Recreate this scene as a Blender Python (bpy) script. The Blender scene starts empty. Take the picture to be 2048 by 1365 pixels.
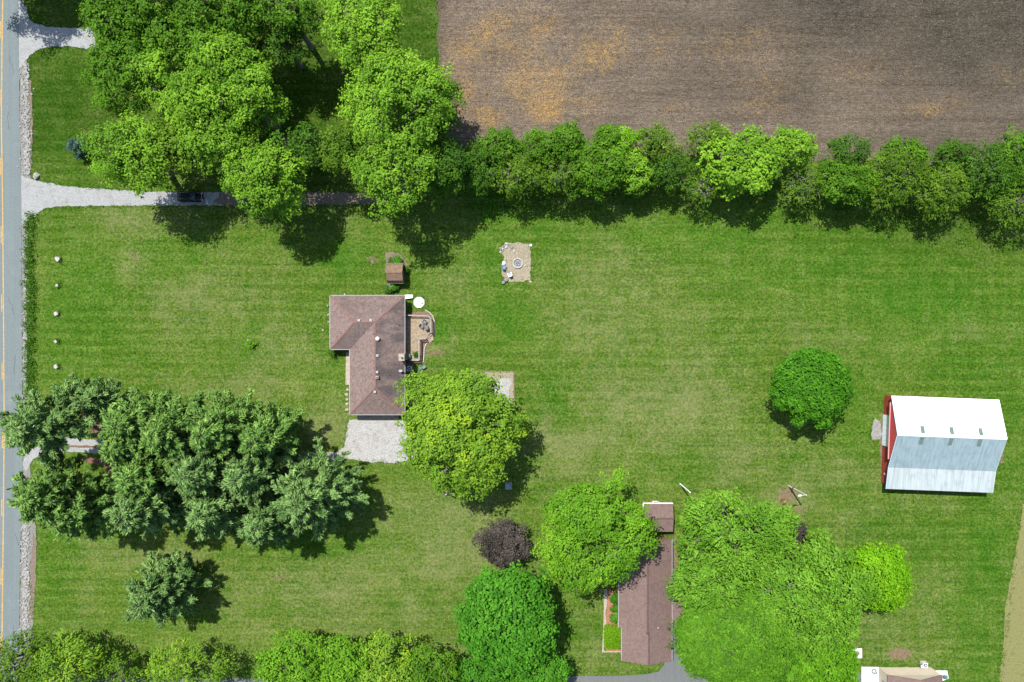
import bpy, math, random
import numpy as np
from mathutils import Vector
from mathutils.geometry import tessellate_polygon

random.seed(7)
S = bpy.context.scene
COL = S.collection
H = 122.0                       # drone height above the lawn
F = 24.0 / 36.0 * 2048.0

# ------------------------------------------------------------------ camera, sky, sun
cam_d = bpy.data.cameras.new('camera'); cam = bpy.data.objects.new('camera', cam_d); COL.objects.link(cam)
cam.location = (0, 0, H); cam.rotation_euler = (0, 0, 0)
cam_d.lens = 24; cam_d.sensor_width = 36; cam_d.clip_start = 1; cam_d.clip_end = 8000
S.camera = cam
SUN_EL = math.radians(61.0)
SH = Vector((0.55, -0.835, 0)).normalized()             # direction in which shadows fall
world = bpy.data.worlds.new('World'); S.world = world; world.use_nodes = True
wn = world.node_tree.nodes; wn.clear()
sky = wn.new('ShaderNodeTexSky'); sky.sky_type = 'NISHITA'; sky.sun_disc = False
sky.sun_elevation = SUN_EL; sky.sun_rotation = math.atan2(-SH.x, -SH.y)
bg = wn.new('ShaderNodeBackground'); bg.inputs['Strength'].default_value = 0.11
wo = wn.new('ShaderNodeOutputWorld')
world.node_tree.links.new(sky.outputs[0], bg.inputs[0]); world.node_tree.links.new(bg.outputs[0], wo.inputs[0])
sl = bpy.data.lights.new('sun', 'SUN'); sl.energy = 4.4; sl.angle = math.radians(0.55); sl.color = (1.0, 0.96, 0.89)
sun = bpy.data.objects.new('sun', sl); COL.objects.link(sun); sun.location = (-40, 60, 150)
ld = Vector((SH.x * math.cos(SUN_EL), SH.y * math.cos(SUN_EL), -math.sin(SUN_EL)))
sun.rotation_euler = ld.to_track_quat('-Z', 'Y').to_euler()
S.view_settings.view_transform = 'Standard'; S.view_settings.look = 'None'
S.view_settings.gamma = 1; S.view_settings.use_curve_mapping = False
S.view_settings.exposure = 0.89
S.cycles.max_bounces = 6; S.cycles.diffuse_bounces = 4; S.cycles.transmission_bounces = 4

# ------------------------------------------------------------------ helpers
def W(px, py, z=0.0):
    """survey point: where the photograph's sight line meets height z"""
    k = (H - z) / F
    return Vector(((px - 1024.0) * k, (682.5 - py) * k, z))
def G(px, py):
    w = W(px, py); return (w.x, w.y)

def tag(o, label=None, cat=None, group=None, kind=None):
    if label: o['label'] = label
    if cat: o['category'] = cat
    if group: o['group'] = group
    if kind: o['kind'] = kind
    return o
ORG = {}
def thing(name, label, cat, loc, group=None):
    o = bpy.data.objects.new(name, None); COL.objects.link(o)
    o.location = loc; o.empty_display_size = 0.3; ORG[o.name] = Vector(loc)
    return tag(o, label, cat, group)
def link_mesh(name, V, Fc, mat, parent=None, smooth=False, loc=None):
    V = np.asarray(V, dtype=np.float64).reshape(-1, 3)
    if parent is not None: org = ORG[parent.name]
    elif loc is not None: org = Vector(loc)
    else: org = Vector((0, 0, 0))
    me = bpy.data.meshes.new(name)
    me.from_pydata((V - np.array(org)).tolist(), [], Fc)
    me.materials.append(mat)
    if smooth: me.polygons.foreach_set('use_smooth', [True] * len(me.polygons))
    me.update()
    o = bpy.data.objects.new(name, me); COL.objects.link(o)
    ORG[o.name] = Vector(org)
    if parent is not None: o.parent = parent
    else: o.location = org
    return o

class MB:
    def __init__(s): s.v = []; s.f = []
    def add(s, V, Fc):
        n = len(s.v); s.v += [tuple(p) for p in V]; s.f += [tuple(i + n for i in f) for f in Fc]; return s
    def box(s, c, d, rz=0.0, tilt=None):
        x, y, z = (d[0] / 2, d[1] / 2, d[2] / 2); cs, sn = math.cos(rz), math.sin(rz)
        V = []
        for sx, sy, sz in ((-1,-1,-1),(1,-1,-1),(1,1,-1),(-1,1,-1),(-1,-1,1),(1,-1,1),(1,1,1),(-1,1,1)):
            X, Y, Z = sx * x, sy * y, sz * z
            if tilt: ct, st = math.cos(tilt), math.sin(tilt); Y, Z = Y * ct - Z * st, Y * st + Z * ct
            V.append((c[0] + X * cs - Y * sn, c[1] + X * sn + Y * cs, c[2] + Z))
        return s.add(V, [(0,3,2,1),(4,5,6,7),(0,1,5,4),(1,2,6,5),(2,3,7,6),(3,0,4,7)])
    def tube(s, pts, rad, n=6, cap=True):
        pts = [Vector(p) for p in pts]; V = []; Fc = []
        for i, p in enumerate(pts):
            d = (pts[min(i + 1, len(pts) - 1)] - pts[max(i - 1, 0)]).normalized()
            a = d.cross(Vector((0, 0, 1)) if abs(d.z) < 0.95 else Vector((1, 0, 0))).normalized(); b = d.cross(a)
            for k in range(n):
                t = 2 * math.pi * k / n; V.append(p + (a * math.cos(t) + b * math.sin(t)) * rad[i])
        for i in range(len(pts) - 1):
            for k in range(n):
                k2 = (k + 1) % n; Fc.append((i * n + k, i * n + k2, (i + 1) * n + k2, (i + 1) * n + k))
        if cap: Fc.append(tuple(range(n))[::-1]); Fc.append(tuple((len(pts) - 1) * n + k for k in range(n)))
        return s.add(V, Fc)
    def lathe(s, c, prof, n=12, sq=1.0):
        V = []; Fc = []
        for r, z in prof:
            for k in range(n):
                t = 2 * math.pi * k / n; V.append((c[0] + r * math.cos(t), c[1] + r * math.sin(t) * sq, c[2] + z))
        m = len(prof)
        for i in range(m - 1):
            for k in range(n):
                k2 = (k + 1) % n; Fc.append((i * n + k, i * n + k2, (i + 1) * n + k2, (i + 1) * n + k))
        Fc.append(tuple(range(n))[::-1]); Fc.append(tuple((m - 1) * n + k for k in range(n)))
        return s.add(V, Fc)
    def prism(s, poly, z0, z1):
        n = len(poly); V = [(p[0], p[1], z0) for p in poly] + [(p[0], p[1], z1) for p in poly]
        tri = tessellate_polygon([[Vector((p[0], p[1], 0)) for p in poly]])
        Fc = [tuple(t) for t in tri] + [tuple(i + n for i in t) for t in tri]
        for i in range(n): j = (i + 1) % n; Fc.append((i, j, j + n, i + n))
        return s.add(V, Fc)
    def build(s, name, mat, parent=None, smooth=False, loc=None): return link_mesh(name, s.v, s.f, mat, parent, smooth, loc)

# ------------------------------------------------------------------ material helpers
class NT:
    def __init__(s, name, rough=0.9, spec=0.3):
        s.m = bpy.data.materials.new(name); s.m.use_nodes = True; s.t = s.m.node_tree; s.t.nodes.clear()
        s.out = s.n('ShaderNodeOutputMaterial'); s.b = s.n('ShaderNodeBsdfPrincipled')
        s.b.inputs['Roughness'].default_value = rough; s.b.inputs['Specular IOR Level'].default_value = spec
        s.l(s.b.outputs[0], s.out.inputs[0])
        s.geo = s.n('ShaderNodeNewGeometry'); s.pos = s.geo.outputs['Position']
    def n(s, t): return s.t.nodes.new(t)
    def l(s, a, b): s.t.links.new(a, b)
    def set(s, sock, v):
        if isinstance(v, bpy.types.NodeSocket): s.l(v, sock)
        elif isinstance(v, (tuple, list)) and sock.type == 'RGBA': sock.default_value = (v[0], v[1], v[2], 1)
        else: sock.default_value = v
    def scaled(s, sc, vec=None, rot=0.0):
        m = s.n('ShaderNodeMapping'); s.l(vec or s.pos, m.inputs[0]); m.inputs['Scale'].default_value = sc
        m.inputs['Rotation'].default_value = (0, 0, rot); return m.outputs[0]
    def noise(s, scale, detail=3, rough=0.6, vec=None, dist=0.0):
        n = s.n('ShaderNodeTexNoise'); s.l(vec or s.pos, n.inputs['Vector'])
        n.inputs['Scale'].default_value = scale; n.inputs['Detail'].default_value = detail
        n.inputs['Roughness'].default_value = rough; n.inputs['Distortion'].default_value = dist
        return n.outputs[0]
    def vor(s, scale, feat='F1', vec=None):
        n = s.n('ShaderNodeTexVoronoi'); n.feature = feat; s.l(vec or s.pos, n.inputs['Vector']); n.inputs['Scale'].default_value = scale
        return n
    def step(s, v, a, b, lo=0.0, hi=1.0):
        r = s.n('ShaderNodeMapRange'); r.interpolation_type = 'SMOOTHSTEP'; s.set(r.inputs[0], v)
        for i, x in enumerate((a, b, lo, hi)): s.set(r.inputs[i + 1], x)
        return r.outputs[0]
    def math(s, op, a, b=0.0):
        m = s.n('ShaderNodeMath'); m.operation = op; s.set(m.inputs[0], a); s.set(m.inputs[1], b); return m.outputs[0]
    def mix(s, f, a, b, mode='MIX'):
        m = s.n('ShaderNodeMix'); m.data_type = 'RGBA'; m.blend_type = mode
        s.set(m.inputs[0], f); s.set(m.inputs[6], a); s.set(m.inputs[7], b); return m.outputs[2]
    def attr(s, name):
        a = s.n('ShaderNodeAttribute'); a.attribute_name = name; return a.outputs['Fac']
    def sep(s):
        x = s.n('ShaderNodeSeparateXYZ'); s.l(s.pos, x.inputs[0]); return x.outputs
    def color(s, c): s.set(s.b.inputs['Base Color'], c); return s
    def bump(s, h, strength=0.5, dist=0.05):
        b = s.n('ShaderNodeBump'); b.inputs['Strength'].default_value = strength; b.inputs['Distance'].default_value = dist
        s.l(h, b.inputs['Height']); s.l(b.outputs[0], s.b.inputs['Normal']); return s

def plain(name, c, rough=0.7, spec=0.3, var=0.15, scale=3.0, metal=0.0):
    t = NT(name, rough, spec); n = t.noise(scale, 4, 0.65)
    t.color(t.mix(t.step(n, 0.3, 0.7), tuple(x * (1 - var) for x in c), tuple(min(1, x * (1 + var)) for x in c)))
    t.b.inputs['Metallic'].default_value = metal
    return t.m

# ---- numpy value noise for big patches in the lawn
def vnoise(x, y, cell, seed):
    r = np.random.default_rng(seed); T = r.random((256, 256))
    u, v = x / cell + 1000.37, y / cell + 1000.71
    i, j = np.floor(u).astype(int), np.floor(v).astype(int); a, b = u - i, v - j
    a = a * a * (3 - 2 * a); b = b * b * (3 - 2 * b)
    g = lambda p, q: T[p % 256, q % 256]
    return (g(i, j) * (1 - a) + g(i + 1, j) * a) * (1 - b) + (g(i, j + 1) * (1 - a) + g(i + 1, j + 1) * a) * b

# ------------------------------------------------------------------ materials
def lawn_mat():
    t = NT('lawn_grass', 1.0, 0.0)
    lawn_shade = t.attr('dimmed'); dry, lush, bare = t.attr('dry'), t.attr('lush'), t.attr('bare')
    big = t.noise(0.12, 4, 0.6); mid = t.noise(0.9, 4, 0.65); fine = t.noise(2.1, 4, 0.75); vfine = t.noise(6.0, 2, 0.7)
    streak = t.noise(1.0, 3, 0.65, t.scaled((0.10, 1.7, 1), rot=0.012)); strk2 = t.noise(1.0, 2, 0.6, t.scaled((0.9, 0.06, 1)))
    hue = t.noise(0.75, 4, 0.7); patch = t.noise(0.30, 4, 0.62)
    g0 = t.mix(t.step(big, 0.35, 0.65), (0.046, 0.098, 0.0095), (0.062, 0.108, 0.013))
    g0 = t.mix(t.step(hue, 0.40, 0.62, 0, 0.60), g0, (0.074, 0.110, 0.016))
    g0 = t.mix(t.step(hue, 0.52, 0.34, 0, 0.40), g0, (0.032, 0.094, 0.009))
    g0 = t.mix(t.math('MULTIPLY', lush, t.step(patch, 0.30, 0.62, 0.92, 0.50)), g0, (0.027, 0.090, 0.0065))
    v = t.math('ADD', t.math('MULTIPLY', fine, 0.55), t.math('MULTIPLY', vfine, 0.45))
    g1 = t.mix(t.step(v, 0.38, 0.63), (0.42, 0.47, 0.42), (1.75, 1.65, 1.8))
    g = t.mix(0.85, g0, g1, 'MULTIPLY')
    g = t.mix(t.step(mid, 0.28, 0.72, 0.0, 0.38), g, t.mix(1.0, g, (0.60, 0.76, 0.50), 'MULTIPLY'))
    g = t.mix(t.step(patch, 0.42, 0.68, 0.0, 0.45), g, t.mix(1.0, g, (1.45, 1.28, 1.7), 'MULTIPLY'))
    g = t.mix(t.step(streak, 0.35, 0.65, 0.0, 0.40), g, t.mix(1.0, g, (1.40, 1.22, 1.5), 'MULTIPLY'))
    g = t.mix(t.step(strk2, 0.40, 0.62, 0.0, 0.30), g, t.mix(1.0, g, (0.70, 0.84, 0.62), 'MULTIPLY'))
    g = t.mix(lawn_shade, g, t.mix(1.0, g, (0.60, 0.62, 0.62), 'MULTIPLY'))  # painted vignette multiplied over the grass
    # mower passes: east-west stripes with wobble, cross-cut by fainter north-south ones on the right
    xyz = t.sep(); wob = t.noise(0.05, 2)
    mw = t.math('SINE', t.math('ADD', t.math('MULTIPLY', xyz[1], 3.1), t.math('MULTIPLY', wob, 5.0)))
    mv = t.math('SINE', t.math('ADD', t.math('MULTIPLY', xyz[0], 2.6), t.math('MULTIPLY', wob, 4.0)))
    amt = t.step(t.noise(0.07, 2, 0.5, t.scaled((0.5, 1, 1))), 0.40, 0.58, 0.22, 0.62)
    g = t.mix(t.math('MULTIPLY', t.step(mw, -0.5, 0.5), amt), g, t.mix(1.0, g, (0.62, 0.76, 0.52), 'MULTIPLY'))
    amv = t.math('MULTIPLY', t.step(xyz[0], 15, 45), t.step(t.noise(0.06, 2), 0.42, 0.6, 0.10, 0.42))
    g = t.mix(t.math('MULTIPLY', t.step(mv, -0.5, 0.5), amv), g, t.mix(1.0, g, (0.74, 0.85, 0.65), 'MULTIPLY'))
    wt = t.math('ABSOLUTE', t.math('SUBTRACT', t.noise(0.045, 2, 0.5, t.scaled((0.35, 1.6, 1))), 0.5))
    g = t.mix(t.step(wt, 0.006, 0.016, 0.30, 0.0), g, t.mix(1.0, g, (1.5, 1.3, 1.6), 'MULTIPLY'))
    # straw coloured thatch between the blades
    th = t.math('ADD', t.math('MULTIPLY', mid, 0.34), t.math('ADD', t.math('MULTIPLY', v, 0.30), t.math('ADD', t.math('MULTIPLY', streak, 0.16), t.math('MULTIPLY', patch, 0.20))))
    f = t.step(t.math('ADD', th, t.math('SUBTRACT', t.math('MULTIPLY', dry, 0.145), t.math('MULTIPLY', lush, 0.08))), 0.465, 0.72, 0.0, 0.80)
    g = t.mix(f, g, t.mix(t.step(v, 0.35, 0.7), (0.092, 0.112, 0.034), (0.200, 0.196, 0.092)))
    soil = t.mix(t.step(v, 0.3, 0.7), (0.085, 0.058, 0.035), (0.20, 0.15, 0.095))
    bf = t.step(t.math('ADD', bare, t.math('MULTIPLY', t.math('SUBTRACT', v, 0.5), 1.3)), 0.42, 0.66)
    g = t.mix(bf, g, soil)
    fl = t.vor(1.15); sp = t.math('MULTIPLY', t.step(fl.outputs['Distance'], 0.05, 0.09, 1, 0), t.step(t.noise(0.25, 2), 0.50, 0.62))
    g = t.mix(t.math('MULTIPLY', sp, 0.8), g, (0.35, 0.35, 0.26))
    t.color(g); t.bump(v, 0.9, 0.12); return t.m

def gravel_mat(name, c0, c1, dirt=0.25, grass=0.15):
    t = NT(name, 0.95, 0.15)
    f = t.noise(4.5, 4, 0.8); m = t.noise(0.55, 4, 0.65); b = t.noise(0.16, 2)
    c = t.mix(t.step(f, 0.3, 0.7), c0, c1)
    c = t.mix(t.step(m, 0.45, 0.72, 0, dirt), c, (0.16, 0.135, 0.105))
    c = t.mix(t.step(t.noise(1.3, 5, 0.75), 0.55, 0.66, 0, grass), c, (0.06, 0.085, 0.022))
    t.color(c); t.bump(f, 0.8, 0.06); return t.m

def asphalt_mat(name, c, tint=0.18):
    t = NT(name, 0.85, 0.25)
    f = t.noise(5, 3, 0.7); m = t.noise(0.35, 3); lane = t.noise(1.0, 2, 0.5, t.scaled((1.5, 0.02, 1)))
    k = t.mix(t.step(f, 0.3, 0.7), tuple(x * 0.86 for x in c), tuple(x * 1.14 for x in c))
    k = t.mix(t.step(lane, 0.35, 0.65, 0, 0.35), k, tuple(x * (1 - tint) for x in c))
    k = t.mix(t.step(m, 0.5, 0.75, 0, 0.3), k, tuple(min(1, x * 1.3) for x in c))
    t.color(k); return t.m

def field_mat():
    t = NT('field_stubble', 1.0, 0.05)
    wild = t.attr('weed'); corner_shade = t.attr('corner_shade')
    v1 = t.noise(1.0, 4, 0.75, t.scaled((0.9, 3.2, 1), rot=0.04)); v2 = t.noise(4.5, 3, 0.8)
    row = t.noise(1.0, 4, 0.65, t.scaled((0.07, 0.80, 1), rot=-0.035), 0.6); big = t.noise(0.09, 4, 0.6)
    v = t.math('ADD', t.math('MULTIPLY', v1, 0.45), t.math('MULTIPLY', v2, 0.55))
    c = t.mix(t.step(v, 0.36, 0.66), (0.062, 0.047, 0.034), (0.220, 0.178, 0.135))
    c = t.mix(t.step(row, 0.38, 0.66, 0, 0.60), c, t.mix(1.0, c, (0.60, 0.57, 0.54), 'MULTIPLY'))
    line = t.noise(1.0, 2, 0.5, t.scaled((0.012, 1.5, 1), rot=-0.035)); c = t.mix(t.step(line, 0.60, 0.70, 0, 0.45), c, t.mix(1.0, c, (1.45, 1.42, 1.38), 'MULTIPLY'))
    c = t.mix(t.step(line, 0.40, 0.30, 0, 0.40), c, t.mix(1.0, c, (0.62, 0.60, 0.58), 'MULTIPLY'))
    c = t.mix(t.step(big, 0.35, 0.7, 0, 0.45), c, t.mix(1.0, c, (0.70, 0.70, 0.72), 'MULTIPLY'))
    c = t.mix(corner_shade, c, t.mix(1.0, c, (0.36, 0.39, 0.38), 'MULTIPLY'))  # shade of the upper right corner multiplied into the soil
    o = t.step(t.math('ADD', t.math('MULTIPLY', wild, 0.42), t.math('MULTIPLY', t.math('ADD', t.math('ADD', t.noise(0.55, 5, 0.75), t.noise(1.6, 3, 0.7)), v2), 0.55)), 0.94, 1.40, 0, 0.72)
    c = t.mix(o, c, t.mix(t.step(v2, 0.35, 0.65), (0.17, 0.105, 0.032), (0.40, 0.235, 0.060)))
    t.color(c); t.bump(v, 1.0, 0.12); return t.m

def shingle_mat(name, c0, c1, stain=0.5):
    t = NT(name, 0.95, 0.15)
    gr = t.noise(4.0, 3, 0.75); tab = t.vor(2.6, 'F1', t.scaled((1, 1, 1.0))); mid = t.noise(0.5, 4, 0.6)
    c = t.mix(t.step(gr, 0.32, 0.68), c0, c1)
    c = t.mix(0.35, c, t.mix(tab.outputs['Color'], tuple(x * 0.7 for x in c0), tuple(min(1, x * 1.3) for x in c1)))
    z = t.sep()[2]; w = t.math('SINE', t.math('MULTIPLY', z, 105.0))
    c = t.mix(t.step(w, 0.1, 0.9, 0, 0.22), c, t.mix(1.0, c, (0.62, 0.62, 0.64), 'MULTIPLY'))
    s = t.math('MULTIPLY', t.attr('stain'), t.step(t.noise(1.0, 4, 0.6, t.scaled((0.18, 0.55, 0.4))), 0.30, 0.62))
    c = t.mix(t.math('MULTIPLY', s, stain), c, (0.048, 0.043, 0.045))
    c = t.mix(t.step(mid, 0.45, 0.75, 0, 0.3), c, t.mix(1.0, c, (0.75, 0.75, 0.78), 'MULTIPLY'))
    t.color(c); t.bump(gr, 0.4, 0.02); return t.m

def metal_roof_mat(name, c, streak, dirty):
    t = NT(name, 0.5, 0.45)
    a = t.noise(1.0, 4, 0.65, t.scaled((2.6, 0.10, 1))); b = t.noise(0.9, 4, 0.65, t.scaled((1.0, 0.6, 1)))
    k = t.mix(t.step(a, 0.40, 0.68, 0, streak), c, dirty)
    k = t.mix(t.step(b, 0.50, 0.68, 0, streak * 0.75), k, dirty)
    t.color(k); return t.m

def leaf_mat(name, c0, c1, transl=0.28, c2=None):
    t = NT(name, 0.6, 0.10)
    tint = t.attr('tint'); lf = t.attr('leaf')
    c = t.mix(tint, tuple(x * 0.82 for x in c0), tuple(x * 1.06 for x in c1))
    c = t.mix(lf, t.mix(1.0, c, (0.72, 0.76, 0.72), 'MULTIPLY'), t.mix(1.0, c, (1.30, 1.22, 1.25), 'MULTIPLY'))
    if c2: c = t.mix(t.step(tint, 0.80, 0.98, 0, 0.45), c, c2)
    t.color(c)
    tr = t.n('ShaderNodeBsdfTranslucent'); t.set(tr.inputs[0], t.mix(1.0, c, (1.5, 1.4, 0.8), 'MULTIPLY'))
    mx = t.n('ShaderNodeMixShader'); mx.inputs[0].default_value = transl
    t.l(t.b.outputs[0], mx.inputs[1]); t.l(tr.outputs[0], mx.inputs[2]); t.l(mx.outputs[0], t.out.inputs[0])
    return t.m

def bark_mat(name, c):
    t = NT(name, 0.95, 0.1); n = t.noise(3.0, 4, 0.7, t.scaled((2, 2, 0.6)))
    t.color(t.mix(t.step(n, 0.3, 0.7), tuple(x * 0.6 for x in c), tuple(x * 1.35 for x in c))); return t.m

def rock_mat(name, c):
    t = NT(name, 0.95, 0.15); n = t.noise(2.4, 5, 0.7)
    t.color(t.mix(t.step(n, 0.3, 0.7), tuple(x * 0.72 for x in c), tuple(min(1, x * 1.2) for x in c))); t.bump(n, 0.5, 0.05); return t.m

M = dict(
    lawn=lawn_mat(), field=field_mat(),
    gravel=gravel_mat('white_gravel', (0.185, 0.19, 0.187), (0.310, 0.32, 0.315), 0.35, 0.35),
    pad=gravel_mat('pad_gravel', (0.20, 0.197, 0.19), (0.38, 0.375, 0.365), 0.45, 0.45),
    shoulder=gravel_mat('shoulder_gravel', (0.10, 0.097, 0.09), (0.235, 0.23, 0.215), 0.40, 0.35),
    dirtpad=gravel_mat('straw_gravel', (0.15, 0.128, 0.085), (0.33, 0.29, 0.215), 0.55, 0.6),
    dirt=gravel_mat('bare_dirt', (0.095, 0.072, 0.052), (0.20, 0.165, 0.125), 0.5, 0.3),
    mulch=gravel_mat('red_mulch', (0.19, 0.075, 0.045), (0.33, 0.165, 0.11), 0.15, 0.05),
    brownmulch=gravel_mat('brown_mulch', (0.10, 0.06, 0.042), (0.22, 0.15, 0.11), 0.4, 0.1),
    needles=gravel_mat('pine_needle_litter', (0.09, 0.05, 0.032), (0.18, 0.10, 0.065), 0.4, 0.3),
    road=asphalt_mat('road_asphalt', (0.124, 0.148, 0.150)), drive=asphalt_mat('drive_asphalt', (0.112, 0.118, 0.118)),
    yellow=plain('yellow_paint', (0.36, 0.24, 0.085), 0.8, 0.2, 0.2, 2.5), seal=plain('tar_seal', (0.035, 0.035, 0.037), 0.8),
    concrete=plain('concrete', (0.29, 0.255, 0.205), 0.9, 0.2, 0.2, 1.8), whitecon=plain('white_concrete', (0.50, 0.50, 0.49), 0.9, 0.2, 0.05, 2.0),
    shingle=shingle_mat('red_grey_shingles', (0.112, 0.078, 0.068), (0.206, 0.155, 0.138), 0.75),
    cap=plain('red_ridge_shingles', (0.160, 0.094, 0.083), 0.95, 0.15, 0.2, 3.5),
    shingle2=shingle_mat('mauve_shingles', (0.128, 0.086, 0.075), (0.168, 0.118, 0.104), 0.2),
    cap2=plain('mauve_ridge_shingles', (0.095, 0.060, 0.060), 0.95, 0.15, 0.2, 3.5),
    shingle3=shingle_mat('brown_shingles', (0.120, 0.075, 0.050), (0.205, 0.142, 0.100), 0.2),
    brick=plain('wall_brick', (0.23, 0.12, 0.09), 0.9, 0.2, 0.3, 5.0), siding=plain('tan_siding', (0.46, 0.40, 0.31), 0.7, 0.3, 0.05, 0.7),
    white=plain('white_paint', (0.78, 0.79, 0.79), 0.6, 0.3, 0.05, 2.0), trimgrey=plain('grey_trim', (0.27, 0.28, 0.275), 0.6, 0.3, 0.1, 2.0),
    brownpaint=plain('brown_siding', (0.12, 0.085, 0.065), 0.8, 0.2, 0.2, 3.0),
    barnred=plain('barn_red_steel', (0.27, 0.040, 0.036), 0.55, 0.4, 0.10, 0.8), barnred2=plain('barn_red_gable_steel', (0.42, 0.060, 0.060), 0.5, 0.45, 0.08, 0.8),
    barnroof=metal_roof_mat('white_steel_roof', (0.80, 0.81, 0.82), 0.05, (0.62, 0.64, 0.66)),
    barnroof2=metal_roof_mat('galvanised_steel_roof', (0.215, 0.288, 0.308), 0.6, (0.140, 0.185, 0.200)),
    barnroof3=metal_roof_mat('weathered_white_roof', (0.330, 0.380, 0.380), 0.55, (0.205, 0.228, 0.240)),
    skylight=plain('green_fibreglass', (0.095, 0.140, 0.122), 0.6, 0.4, 0.15, 2.5), door=plain('pale_steel_door', (0.60, 0.68, 0.70), 0.5, 0.4, 0.05, 1.0),
    glass=plain('window_glass', (0.05, 0.065, 0.075), 0.08, 0.8, 0.1, 1.0), carpaint=plain('black_car_paint', (0.004, 0.0045, 0.005), 0.4, 0.25, 0.1, 1.0),
    carglass=plain('car_glass', (0.02, 0.035, 0.045), 0.05, 0.9, 0.1, 1.0), rubber=plain('tyre_rubber', (0.02, 0.02, 0.02), 0.9, 0.2),
    chrome=plain('bright_metal', (0.55, 0.56, 0.58), 0.25, 0.5, 0.05, 3.0, 1.0), lamp=plain('lamp_lens', (0.6, 0.6, 0.6), 0.15, 0.7, 0.05),
    redlens=plain('red_lens', (0.25, 0.015, 0.012), 0.2, 0.6, 0.1),
    galv=plain('galvanised_metal', (0.50, 0.52, 0.54), 0.45, 0.5, 0.15, 4.0), darkmetal=plain('dark_metal', (0.04, 0.042, 0.045), 0.5, 0.4, 0.2, 4.0),
    deck=plain('weathered_deck', (0.255, 0.200, 0.138), 0.85, 0.2, 0.25, 2.2), rail=plain('grey_rail_timber', (0.25, 0.245, 0.21), 0.85, 0.2, 0.2, 2.5),
    timber=plain('border_timber', (0.18, 0.14, 0.095), 0.9, 0.2, 0.3, 3.0), polewood=plain('pole_wood', (0.42, 0.40, 0.37), 0.9, 0.2, 0.2, 3.0),
    darkpole=plain('creosote_pole', (0.055, 0.048, 0.043), 0.9, 0.2, 0.3, 3.0),
    wicker=plain('grey_wicker', (0.13, 0.125, 0.12), 0.8, 0.2, 0.4, 9.0), bluecush=plain('blue_cushion', (0.12, 0.20, 0.31), 0.9, 0.2, 0.15, 3.0),
    greycush=plain('pale_blue_grey_seat', (0.22, 0.28, 0.31), 0.85, 0.2, 0.15, 3.0), teal=plain('teal_lid', (0.05, 0.15, 0.135), 0.6, 0.3, 0.2, 3.0),
    bluetub=plain('pale_blue_plastic', (0.36, 0.52, 0.62), 0.5, 0.4, 0.1, 3.0), redmetal=plain('rusty_red_metal', (0.20, 0.045, 0.045), 0.6, 0.4, 0.25, 4.0),
    ash=plain('ash_bed', (0.17, 0.18, 0.18), 0.95, 0.1, 0.45, 6.0), hose=plain('green_hose', (0.10, 0.16, 0.14), 0.5, 0.4, 0.1),
    pale=rock_mat('pale_limestone', (0.38, 0.365, 0.335)), greyrock=rock_mat('grey_fieldstone', (0.22, 0.20, 0.19)),
    riprap=rock_mat('riprap_stone', (0.265, 0.262, 0.248)), stumpwood=rock_mat('cut_stump_wood', (0.36, 0.33, 0.29)),
    paver=plain('pink_paver', (0.27, 0.20, 0.155), 0.9, 0.2, 0.2, 3.0), slab=plain('blue_grey_slate', (0.13, 0.15, 0.17), 0.8, 0.3, 0.25, 3.0),
    straw=plain('corn_stalk_residue', (0.115, 0.098, 0.078), 0.95, 0.1, 0.35, 0.8),
    barkg=bark_mat('grey_bark', (0.15, 0.138, 0.122)), barkd=bark_mat('dark_bark', (0.055, 0.045, 0.038)), barkp=bark_mat('pale_dead_bark', (0.25, 0.235, 0.215)),
)
LEAF = dict(
    bright=leaf_mat('bright_spring_leaves', (0.1010, 0.2368, 0.0142), (0.1743, 0.3373, 0.0213)),
    mid=leaf_mat('mid_green_leaves', (0.0506, 0.1446, 0.0065), (0.0888, 0.2026, 0.0101)),
    olive=leaf_mat('olive_spring_leaves', (0.0620, 0.1432, 0.0077), (0.1122, 0.2096, 0.0138)),
    dark=leaf_mat('dark_green_leaves', (0.0348, 0.1050, 0.0063), (0.0646, 0.1574, 0.0105)),
    locust=leaf_mat('feathery_locust_leaves', (0.0874, 0.2271, 0.0131), (0.1434, 0.3058, 0.0243)),
    dome=leaf_mat('dome_tree_leaves', (0.0601, 0.1739, 0.0086), (0.0977, 0.2376, 0.0130)),
    domeb=leaf_mat('bright_dome_leaves', (0.0700, 0.2050, 0.0060), (0.1050, 0.2700, 0.0080)),
    yellow=leaf_mat('yellow_green_leaves', (0.1122, 0.2397, 0.0175), (0.1804, 0.3176, 0.0246), 0.30, (0.2734, 0.3754, 0.0087)),
    lime=leaf_mat('lime_leaves', (0.1036, 0.2705, 0.0046), (0.1500, 0.3417, 0.0077), 0.30),
    rich=leaf_mat('rich_maple_leaves', (0.0413, 0.1704, 0.0090), (0.0783, 0.2479, 0.0150)),
    fresh=leaf_mat('fresh_green_leaves', (0.0855, 0.2261, 0.0108), (0.1392, 0.3035, 0.0144)),
    deep=leaf_mat('deep_green_leaves', (0.0352, 0.1386, 0.0052), (0.0651, 0.2088, 0.0086)),
    purple=leaf_mat('purple_brown_leaves', (0.042, 0.036, 0.031), (0.076, 0.065, 0.056), 0.12),
    pine=leaf_mat('white_pine_needles', (0.0949, 0.1962, 0.0501), (0.1969, 0.3324, 0.0984), 0.14),
    pineg=leaf_mat('green_pine_needles', (0.0914, 0.2041, 0.0394), (0.1865, 0.3291, 0.0690), 0.14),
    spruce=leaf_mat('blue_spruce_needles', (0.052, 0.121, 0.098), (0.098, 0.190, 0.155), 0.12),
    weed=leaf_mat('roadside_weed_leaves', (0.049, 0.141, 0.010), (0.091, 0.211, 0.019), 0.3),
    hedge=leaf_mat('hedge_leaves', (0.0868, 0.2198, 0.0040), (0.1364, 0.2871, 0.0072), 0.3),
)

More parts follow.
